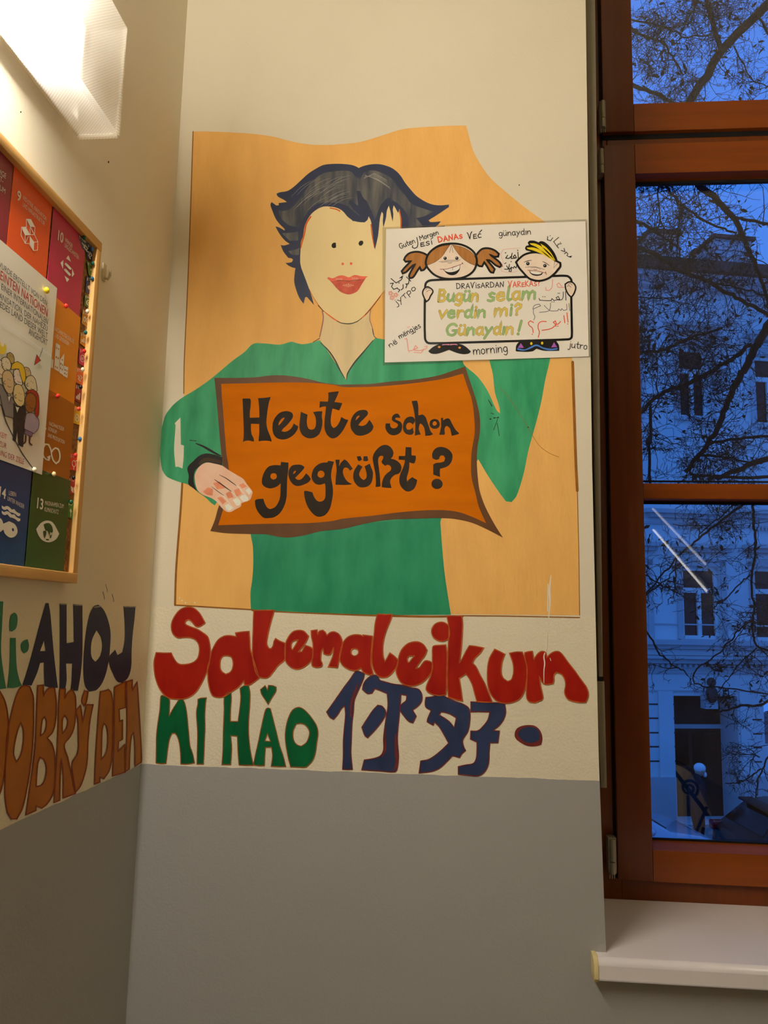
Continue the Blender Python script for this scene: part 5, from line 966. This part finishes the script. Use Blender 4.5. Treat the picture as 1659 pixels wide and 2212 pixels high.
for a, b_, c, d_ in wins:
    tm = b_+(d_-b_)*.64; t = .085
    w_ = fbox('window', wfr, [(a, a+t, .12, .2, b_, d_), (c-t, c, .12, .2, b_, d_), (a, c, .12, .2, d_-t, d_), (a, c, .12, .2, b_, b_+t), (a, c, .11, .2, tm, tm+.12), ((a+c)/2-.05, (a+c)/2+.05, .115, .2, b_, tm)])
    fbox('window_pane', dglass, [(a+t, c-t, .18, .21, b_+t, d_-t)], w_)
    fbox('window_sill_ledge', stucco_d, [(a-.12, c+.12, -.10, .02, b_-.10, b_)])
    fbox('window_surround', stucco_d, [(a-.16, a-.02, -.04, .02, b_, d_+.14), (c+.02, c+.16, -.04, .02, b_, d_+.14), (a-.16, c+.16, -.04, .02, d_+.02, d_+.16)])
    hz0 = d_+(fz(1510, 1195)[1]-fz(1510, 1226)[1]); hz1 = d_+(fz(1510, 1178)[1]-fz(1510, 1226)[1])
    fbox('window_hood', stucco_d, [(a-.22, c+.22, -.22, .02, hz0, (hz0+hz1)/2), (a-.3, c+.3, -.32, .02, (hz0+hz1)/2, hz1)])
    fbox('panel_under_hood', stucco, [(a-.05, c+.05, -.05, .01, d_+.2, hz0-.03)])
def band(nm, y0, y1, dep, m=stucco_d, x=1520): fbox(nm, m, [(UL, UR, -dep, .02, fz(x, y1)[1], fz(x, y0)[1])])
band('floor_cornice', 1383, 1393, .30); band('floor_cornice', 1393, 1402, .20); band('frieze', 1404, 1416, .05, stucco); band('floor_cornice', 1417, 1423, .34); band('floor_cornice', 1424, 1433, .22)
band('string_course', 1445, 1448, .06); band('string_course', 1452, 1455, .05); band('string_course', 1131, 1136, .05); band('string_course', 1348, 1351, .03); band('string_course', 1491, 1494, .03)
b = MB(); u = UL
while u < UR: b.box((u, -.14, fz(1520, 1441)[1]), (u+.07, .02, fz(1520, 1435)[1]), FM); u += .14
b.build('dentil_row', stucco_d, hs)
for c_, w_, yy in ((1513, 1.35, 1139), (1680, 1.35, 1143)):
    b = MB(); uc, zc = fz(c_, yy); k = -w_/2
    while k < w_/2: b.box((uc+k, -.08, zc-.06), (uc+k+.05, .02, zc+.04), FM); k += .1
    b.build('dentil_row', stucco_d, hs)
for c_ in (1481, 1637):
    uc, z1 = fz(c_, 1104); z0 = fz(c_, 1121)[1]
    fbox('upper_sill_cornice', stucco_d, [(uc-1.15, uc+1.15, -.28, .02, (z0+z1)/2, z1), (uc-1.0, uc+1.0, -.18, .02, z0, (z0+z1)/2)])
for x0, x1, ys in ((1385, 1459, (1522, 1552, 1583, 1613, 1644)), (1597, 1646, (1524, 1554, 1585, 1615, 1646)), (1690, 1900, (1524, 1554, 1585, 1615, 1646))):
    for y in ys:
        a = fz(x0, y); c = fz(x1, y); zz = fz(1520, y)[1]; fbox('masonry_joint', roof_m, [(a[0], c[0], -.004, .03, zz-.018, zz+.018)])
pu = fz(1520, 1677)[1]
fbox('plinth', stucco_d, [(UL, door[0]-.04, -.10, .02, ZST, pu), (door[2]+.04, UR, -.10, .02, ZST, pu)])
fbox('pilaster_strip', stucco, [(door[2]+.04, door[2]+.34, -.05, .02, pu, fz(1520, 1494)[1]), (door[0]-.40, door[0]-.04, -.05, .02, pu, fz(1520, 1494)[1])])
dr = fbox('entrance_door', doorm, [(door[0], door[2], .78, .86, door[1], door[3])]); dz = door[3]-.75
fbox('door_transom', stucco_d, [(door[0], door[2], .70, .80, dz-.10, dz)], dr); fbox('door_panel', dglass, [(door[0]+.12, (door[0]+door[2])/2-.05, .765, .79, door[1]+1.2, dz-.2), ((door[0]+door[2])/2+.05, door[2]-.12, .765, .79, door[1]+1.2, dz-.2)], dr)
uc, zc = fz(1526, 1472); k = MB(); c3 = FM @ Vector((uc, -.22, zc)); k.ball(tuple(c3), .11, 12); k.ball(tuple(c3-Vector((0,0,.28))), .14, 12, (1,1,1.5)); k.build('keystone_bust', roof_m, hs, sm=True)
fbox('keystone_console', stucco_d, [(uc-.16, uc+.16, -.2, .02, zc-.62, zc-.3)])
# eaves, roof and chimneys
zr = fzo(1520, 560, .66)[1]; ze = fzo(1520, 584, .66)[1]
fbox('eaves_cornice', stucco_d, [(UL, UR, -.30, .02, fzo(1520, 622, .3)[1], fzo(1520, 604, .3)[1]), (UL, UR, -.5, .02, fzo(1520, 602, .5)[1], fzo(1520, 588, .5)[1])])
fbox('gutter', roof_m, [(UL, UR, -.66, .1, ze, zr)])
R0 = [at_f(UL, -.60, zr-.02), at_f(UL, 5, zr+.55), at_f(UL, 5, zr-.9), at_f(UL, -.1, zr-.5)]; R1 = [at_f(UR, -.60, zr-.02), at_f(UR, 5, zr+.55), at_f(UR, 5, zr-.9), at_f(UR, -.1, zr-.5)]
MB().prism(R0, R1).build('roof', roof_m, hs)
chm = mat('grey_chimney_render', (190,190,192), .85, .1, 2)
for x0, x1, y0, y1 in ((1404, 1464, 496, 556), (1543, 1622, 508, 572)):
    d0 = .3; a = fzo(x0, y0, -d0); c = fzo(x1, y0, -d0); zb = zr-.1; zt = a[1]
    o = fbox('chimney', chm, [(a[0], c[0], d0, d0+1.0, zb, zt-.09), (a[0]-.04, c[0]+.04, d0-.04, d0+1.04, zt-.40, zt-.34), (a[0]-.04, c[0]+.04, d0-.04, d0+1.04, zt-.62, zt-.55)])
    fbox('chimney_cap', roof_m, [(a[0]-.08, c[0]+.08, d0-.1, d0+1.1, zt-.09, zt)], o)
tag(MB().box((-14, -.35+.8, ZST-.3), (45, 45, ZST)).build('street', mat('dark_asphalt', (70,70,72), .8, .15, 3)), kind='structure')
tag(fbox('pavement', mat('grey_pavement_slabs', (132,132,134), .8, .1, 2), [(UL, UR, -2.7, .0, ZST, ZST+.12)], None), kind='structure')

# ------------------------------------------------------------------ cars parked along the far kerb
def car(M, paint, lab, rear_light=(150,16,24)):
    r = thing('parked_car', tuple(M @ Vector((2.1, 0, 0))), lab, 'car'); W = .86
    pr = [(0,.35),(.02,.62),(.06,.92),(.22,1.02),(.62,1.43),(.95,1.50),(1.8,1.51),(2.3,1.44),(3.02,1.03),(3.6,.95),(4.02,.80),(4.2,.58),(4.2,.34),(3.9,.24),(.3,.24)]
    def w_at(z): return W if z < .98 else W-.23*(z-.98)/.5
    n = len(pr); V_ = [tuple(M @ Vector((x, -w_at(z), z))) for x, z in pr]+[tuple(M @ Vector((x, w_at(z), z))) for x, z in pr]
    tri = tessellate_polygon([[Vector((x, z, 0)) for x, z in pr]])
    Fc = [tuple(t) for t in tri]+[tuple(n+k for k in reversed(t)) for t in tri]+[(k, (k+1) % n, n+(k+1) % n, n+k) for k in range(n)]
    o = mesh('body', V_, Fc, paint, r); bm = bmesh.new(); bm.from_mesh(o.data); bmesh.ops.recalc_face_normals(bm, faces=bm.faces); bm.to_mesh(o.data); bm.free()
    bv = o.modifiers.new('bevel', 'BEVEL'); bv.width = .05; bv.segments = 3; bv.limit_method = 'ANGLE'; bv.angle_limit = .5; o.data.polygons.foreach_set('use_smooth', [True]*len(o.data.polygons))
    for sd in (-1, 1):
        q = [(.52,1.06),(.75,1.36),(1.0,1.43),(1.55,1.44),(1.55,1.06)]; q2 = [(1.63,1.06),(1.63,1.44),(2.2,1.40),(2.72,1.06)]
        for g in (q, q2):
            P = [tuple(M @ Vector((x, sd*(w_at(z)+.012), z))) for x, z in g]; Q = [tuple(M @ Vector((x, sd*(w_at(z)-.01), z))) for x, z in g]
            MB().prism(P, Q).build('side_window', dglass, r)
    for a, c in (((2.40,1.405),(2.96,1.075)), ((.27,1.075),(.57,1.385))):
        nx, nz = (c[1]-a[1]), -(c[0]-a[0]); l = math.hypot(nx, nz); nx, nz = -nx/l*.012, -nz/l*.012
        P = [tuple(M @ Vector(v)) for v in ((a[0]+nx,-w_at(a[1])+.07,a[1]+nz),(c[0]+nx,-w_at(c[1])+.07,c[1]+nz),(c[0]+nx,w_at(c[1])-.07,c[1]+nz),(a[0]+nx,w_at(a[1])-.07,a[1]+nz))]
        Q = [tuple(np.array(p)-np.array(tuple((M.to_3x3() @ Vector((nx*1.6, 0, nz*1.6)))))) for p in P]
        MB().prism(P, Q).build('windscreen', dglass, r)
    for x in (.78, 3.35):
        for sd in (-1, 1):
            t = MB().tube([tuple(M @ Vector((x, sd*.66, .31))), tuple(M @ Vector((x, sd*.885, .31)))], .31, 24).build('wheel', gasket, r)
            MB().tube([tuple(M @ Vector((x, sd*.88, .31))), tuple(M @ Vector((x, sd*.895, .31)))], .19, 18).build('hubcap', hingem, t)
    for sd in (-1, 1):
        MB().box((-.02, sd*.80-.10, .84), (.34, sd*.80+.065, 1.0), M).build('tail_light', mat('red_tail_light', rear_light, .2, .05, spec=.6), r, bevel=.03)
        MB().box((3.9, sd*.68-.15, .62), (4.16, sd*.68+.15, .76), M).build('headlight', mat('clear_headlight', (190,195,200), .15, .05, spec=.6), r, bevel=.03)
        MB().ball(tuple(M @ Vector((2.55, sd*.98, 1.08))), .1, 10, (1.0,.9,.75)).build('wing_mirror', paint, r, sm=True)
    MB().box((.45, -.58, 1.44), (.72, .58, 1.49), M).build('spoiler', gasket, r, bevel=.015)
    return r
def car_at(px, py, yaw, x, y, z):
    """place a car so that its local point x,y,z falls where the photo shows it, wheels on the street"""
    p = CAM+ray(px, py); d = Vector(ray(px, py)); k = (ZST+z-CAM[2])/d.z; q = Vector(CAM)+d*k
    M3 = Matrix.Rotation(yaw, 3, 'Z') @ Matrix(((FD.x, -FN.x, 0), (FD.y, -FN.y, 0), (0, 0, 1))); o = q-M3 @ Vector((x, y, z)); o.z = ZST
    return Matrix.Translation(o) @ M3.to_4x4()
car(car_at(1447, 1797, 0., 3.0, -.80, 1.03), mat('silver_blue_car_paint', (176,184,196), .25, .03, 3, spec=.6, coat=.6), 'silver parked car cut off by the window frame at lower left of the pane')
car(car_at(1594, 1722, -.12, .45, .58, 1.47), mat('black_car_paint', (12,13,16), .35, .03, 3, spec=.3, coat=.1), 'black parked hatchback with red tail light at lower right of the pane')

# ------------------------------------------------------------------ person walking past the entrance
pp_ = Vector(CAM)+Vector(ray(1502, 1652))*16.0; px_, py_ = pp_.x, pp_.y; zg = ZST+.12; Hh = pp_.z-zg
per = thing('person', (px_, py_, zg), 'person in a white cap and dark coat standing before the house entrance', 'person')
coat = mat('dark_coat', (30,32,40), .8, .1, 8); capm = mat('white_cap', (225,225,228), .7, .05, 20); skn = mat('face_skin', (190,150,128), .6, .05, 20)
def skin_fig(nm, joints, edges, m, root, sub=2):
    me = bpy.data.meshes.new(nm); f2 = Vector((FD.x, FD.y, 0)); sd = Vector((FN.x, FN.y, 0))
    P = [f2*j[0]*Hh/1.72+sd*j[1]*Hh/1.72+Vector((0, 0, j[2]*Hh/1.72)) for j in joints]
    me.from_pydata([tuple(p) for p in P], edges, []); o = bpy.data.objects.new(nm, me); COL.objects.link(o); o.parent = per
    s = o.modifiers.new('skin', 'SKIN'); me.skin_vertices.new() if not me.skin_vertices else None
    for k, j in enumerate(joints): me.skin_vertices[0].data[k].radius = (j[3], j[4] if len(j) > 4 else j[3])
    me.skin_vertices[0].data[root].use_root = True
    sb = o.modifiers.new('sub', 'SUBSURF'); sb.levels = 1; sb.render_levels = sub; me.materials.append(m); return o
J = [(0,0,.95,.15,.13),(0,0,1.18,.15,.13),(.01,0,1.38,.17,.13),(.03,0,1.50,.06),(.06,0,1.56,.055),
     (0,.10,.88,.11),(.02,.10,.50,.085),(-.04,.10,.09,.055),(.10,.10,.04,.045),(0,-.10,.88,.11),(.06,-.10,.50,.085),(.10,-.10,.09,.055),(.24,-.10,.04,.045),
     (.01,.19,1.38,.075),(-.01,.24,1.12,.06),(.10,.20,.92,.045),(.01,-.19,1.38,.075),(.02,-.24,1.12,.06),(.14,-.20,.94,.045)]
Ed = [(0,1),(1,2),(2,3),(3,4),(0,5),(5,6),(6,7),(7,8),(0,9),(9,10),(10,11),(11,12),(2,13),(13,14),(14,15),(2,16),(16,17),(17,18)]
bod = skin_fig('body', J, Ed, coat, 0)
f2 = Vector((FD.x, FD.y, 0))*Hh/1.72; hc = Vector((px_, py_, zg))+f2*.09+Vector((0, 0, 1.615*Hh/1.72))
hd_ = MB().ball(tuple(hc), .105, 16, (1,.85,1.15)); hd_.ball(tuple(hc+f2*.10-Vector((0,0,.01))), .022, 8); hd_.ball(tuple(hc+f2*.085-Vector((0,0,.06))), .03, 8, (.6,1,.5)); hd_.ball(tuple(hc+Vector((FN.x,FN.y,0))*.088), .024, 8, (1,.5,1.4)); hd_.build('head', skn, per, sm=True)
cp_ = MB(); cp_.ball(tuple(hc+Vector((0,0,.045))), .118, 16, (1,.92,.85)); cp_.build('cap', capm, per, sm=True)
MB().ball(tuple(hc+f2*.10-Vector((0,0,.085))), .06, 10, (.7,1,1)).build('scarf', capm, per, sm=True)

# ------------------------------------------------------------------ trees in front of the house
bark = mat('dark_tree_bark', (19,17,16), .9, .2, 25, bump=.3, bscale=60); leafm = mat('dry_dark_leaf', (28,24,22), .8, .2, 40)
def tree(lab, trunk, branches, seed, ntw, nlf, spread, dens=None):
    rr = random.Random(seed); root = thing('bare_tree', trunk[0], lab, 'tree', None)
    MB().tube(trunk, [.17, .15, .13, .12], 12).build('trunk', bark, root)
    tw = MB(); lf = MB(); paths = []
    for pts, w0, w1, d0, d1 in branches:
        z = PX(pts) if isinstance(pts, str) else pts; n = len(z); sm_ = smooth(z, False, 80, 3); m_ = len(sm_)
        P = [Vector(CAM)+Vector(ray(*q))*(d0+(d1-d0)*k/(m_-1)) for k, q in enumerate(sm_)]
        P = [p+Vector((rr.gauss(0,.006), rr.gauss(0,.006), rr.gauss(0,.006))) for p in P]
        R_a = [max(.002, (w0+(w1-w0)*k/(m_-1))/2/F*(d0+(d1-d0)*k/(m_-1))) for k in range(m_)]
        MB().tube(P, R_a, 8).build('branch', bark, root); paths.append((P, R_a))
    def leaf(p, d):
        L = rr.uniform(.03, .085); wd = L*rr.uniform(.16, .5); a = Vector((rr.gauss(0,1), rr.gauss(0,1), rr.gauss(0,.6)-.5)).normalized(); b2_ = a.orthogonal().normalized()
        b2_ = Matrix.Rotation(rr.random()*6.28, 3, a) @ b2_; c2 = a.cross(b2_)*rr.uniform(-.3,.3)*L; i = len(lf.v)
        lf.v += [tuple(p), tuple(p+a*L*.4+b2_*wd/2+c2), tuple(p+a*L*.8+b2_*wd*.35+c2*.6), tuple(p+a*L), tuple(p+a*L*.75-b2_*wd*.35+c2*.6), tuple(p+a*L*.35-b2_*wd/2+c2)]
        lf.f.append(tuple(range(i, i+6)))
    cnt = [0, 0]
    def twig(p, d, L, r, lev):
        if cnt[0] > ntw: return
        cnt[0] += 1; P = [p]; n = 4 if lev < 2 else 3; cv = Vector((rr.gauss(0,.35), rr.gauss(0,.35), rr.gauss(0,.35)))
        for k in range(n):
            d = (d+cv*.5+Vector((rr.gauss(0,.22), rr.gauss(0,.22), rr.gauss(0,.22)))).normalized(); P.append(P[-1]+d*L/n)
        tw.tube(P, [max(.0016, r*(1-.6*k/n)) for k in range(n+1)], 4, False)
        if lev < 3:
            for _ in range(rr.choice((2, 3, 3, 4))):
                k = rr.randint(1, n); dd = (d+Vector((rr.gauss(0,.75), rr.gauss(0,.75), rr.gauss(0,.75)))).normalized(); twig(P[k], dd, L*rr.uniform(.45,.75), r*.68, lev+1)
        if rr.random() < .34 and cnt[1] < nlf: cnt[1] += 1; leaf(P[-1], d)
    W_ = [sum((b-a).length for a, b in zip(P, P[1:]))+.05 for P, _ in paths]
    while cnt[0] < ntw:
        P, R_a = rr.choices(paths, W_)[0]; k = rr.randint(0, len(P)-2); t = rr.random(); p = P[k].lerp(P[k+1], t)
        if dens and rr.random() > dens(p): continue
        d = (P[k+1]-P[k]).normalized(); o = Vector((rr.gauss(0,1), rr.gauss(0,.7), rr.gauss(0,1))).normalized()
        twig(p, (d*.3+o).normalized(), rr.uniform(.25, .65)*spread, rr.uniform(.0032, .0060), 0)
    tag(tw.build('twigs', bark, root), kind='stuff'); tag(lf.build('leaves', leafm, root), kind='stuff'); return root
tb = Vector(CAM)+Vector(ray(1990, 1300))*8.5
def dens_up(p):
    d = p-Vector(CAM); z = d.dot(Vector(fwd)); sx = CX+F*d.dot(Vector(R2))/z; sy = CY-F*d.dot(Vector(U2))/z
    q = 1. if 560 < sy < 1000 else .8
    return q*(1. if sx < 1540 else .42)
tree('big bare tree with thick dark limbs close outside the window', [(tb.x, tb.y, ZST-.05), (tb.x-.05, tb.y, -1.0), (tb.x-.15, tb.y-.05, 1.6), (tb.x-.3, tb.y-.1, 3.4)],
 [('1790,-90 1659,9 1594,72 1555,115 1524,166 1493,216 1460,300',19,17,8.4,7.8),('1557,110 1541,55 1524,-10 1510,-60',11,9,8,8.3),('1350,175 1382,191 1415,201 1445,217 1475,235',9,7,8,8),('1350,40 1378,45 1420,54 1454,67 1475,78 1505,79 1537,74',4,3,8,8),
  ('1350,55 1383,74 1410,83 1432,94 1447,112 1461,137 1478,165',6,3,8,8.2),('1512,-10 1497,22 1486,41 1474,67',5,3,8.2,8),('1585,100 1600,130 1612,150 1630,175 1659,186 1690,195',3,2,8,8),('1640,40 1659,68 1690,120',5,5,8,8),
  ('1485,360 1512,402 1540,423 1560,443 1587,474 1603,506 1618,543 1630,570 1639,595 1650,625 1662,660',15,6,7.8,8.2),('1420,370 1441,404 1455,422 1471,441 1499,462 1526,477 1564,494 1590,503',6,4,7.8,8.2),('1360,470 1381,480 1405,492 1423,505 1441,520 1472,540',7,4,7.5,7.8),('1586,472 1600,472 1623,475 1645,480 1675,488',7,6,8,8.1),
  ('1350,525 1383,537 1415,547 1430,560 1448,571 1466,584 1495,593 1515,602 1533,610 1562,627 1590,643 1615,656 1640,670 1675,692',9,8,7.2,7.8),('1545,613 1570,616 1598,622 1625,629 1665,640',4,4,7.6,7.8),('1350,640 1383,642 1410,645 1444,644 1470,639 1495,630 1520,622',3,2,7.4,7.4),
  ('1720,600 1690,660 1659,705 1645,728 1632,751 1620,776 1606,802 1594,822 1581,845 1568,880 1555,913 1545,935 1530,956 1506,990 1480,1020',20,9,8.2,7.6),('1620,745 1600,763 1581,775 1556,790 1530,806 1510,816 1492,825 1475,832 1458,838 1437,847 1415,859 1393,884 1360,910',9,8,8,7.2),('1350,765 1386,761 1405,759 1427,756 1445,751 1461,744 1480,735 1500,727 1530,719 1560,708',7,5,7.2,7.4),
  ('1535,958 1560,952 1598,946 1630,944 1675,943',6,6,7.7,7.9),('1505,982 1526,985 1553,987 1581,990 1600,995 1630,1001',6,4,7.7,7.9),('1530,1036 1550,1031 1581,1021 1600,1012 1615,1005 1635,997 1680,985',9,13,7.5,7.9),('1490,1025 1520,1028 1547,1029 1600,1031 1675,1031',6,7,7.5,7.9),('1406,880 1405,930 1404,980 1404,1050',7,6,7.3,7.3),
  ('1470,560 1463,510 1468,470 1460,430 1440,380',3,2,7.6,7.8),('1430,330 1420,420 1425,470 1419,500',4,3,7.6,7.6)], 11, 17000, 1900, .8, dens_up)
tree('second bare tree with thin drooping branches crossing the lower pane', [(tb.x+1.6, tb.y+1.0, ZST-.05), (tb.x+1.5, tb.y+1, -1.5), (tb.x+1.4, tb.y+1, 1.2), (tb.x+1.3, tb.y+.9, 3.0)],
 [('1630,1060 1607,1088 1585,1104 1562,1121 1535,1142 1508,1164 1486,1183 1464,1203 1443,1225 1422,1249 1397,1281 1370,1310',6,3,8.2,7.6),('1600,1078 1585,1090 1565,1110 1545,1125 1520,1145 1508,1162',3,2.4,8.2,7.9),('1624,1050 1626,1085 1628,1115 1629,1141 1631,1165 1632,1191 1629,1218 1624,1242 1626,1280 1628,1317 1627,1335 1624,1362 1635,1395 1650,1402 1680,1415',6,4,8.5,8.5),
  ('1624,1240 1611,1250 1599,1260 1585,1275 1568,1292 1550,1305 1535,1317 1515,1330',3.4,2,8.4,8.1),('1624,1340 1608,1350 1592,1364 1583,1378 1576,1386 1560,1405 1544,1419 1523,1433 1502,1449 1498,1470 1513,1480 1535,1483 1552,1484 1592,1490 1659,1498 1690,1500',3.4,3,8.4,8.0),('1395,1360 1410,1385 1427,1414 1445,1428 1463,1441 1475,1450 1486,1459',4,2.4,7.6,7.8),
  ('1634,1400 1617,1415 1600,1431 1589,1445 1580,1458 1568,1471 1550,1495',3,2,8.3,8.1),('1545,1543 1562,1535 1577,1532 1600,1525 1641,1524 1659,1514 1700,1500',4,6,8,8.3),('1680,1590 1659,1633 1650,1655 1639,1674 1635,1698 1631,1725',4,2.4,8,8),('1645,1661 1628,1672 1611,1683 1600,1689 1586,1692 1566,1690',3,2,8,7.9),
  ('1640,1636 1620,1630 1595,1630 1570,1626',2.4,1.6,8,8),('1400,1285 1430,1260 1450,1240 1470,1215',3,2,7.7,7.8),('1460,1200 1459,1230 1458,1270 1454,1295',3,2,7.8,7.8),('1395,1240 1415,1255 1440,1270 1470,1285 1490,1300',3,2,7.6,7.6)], 23, 3600, 420, .62, None)
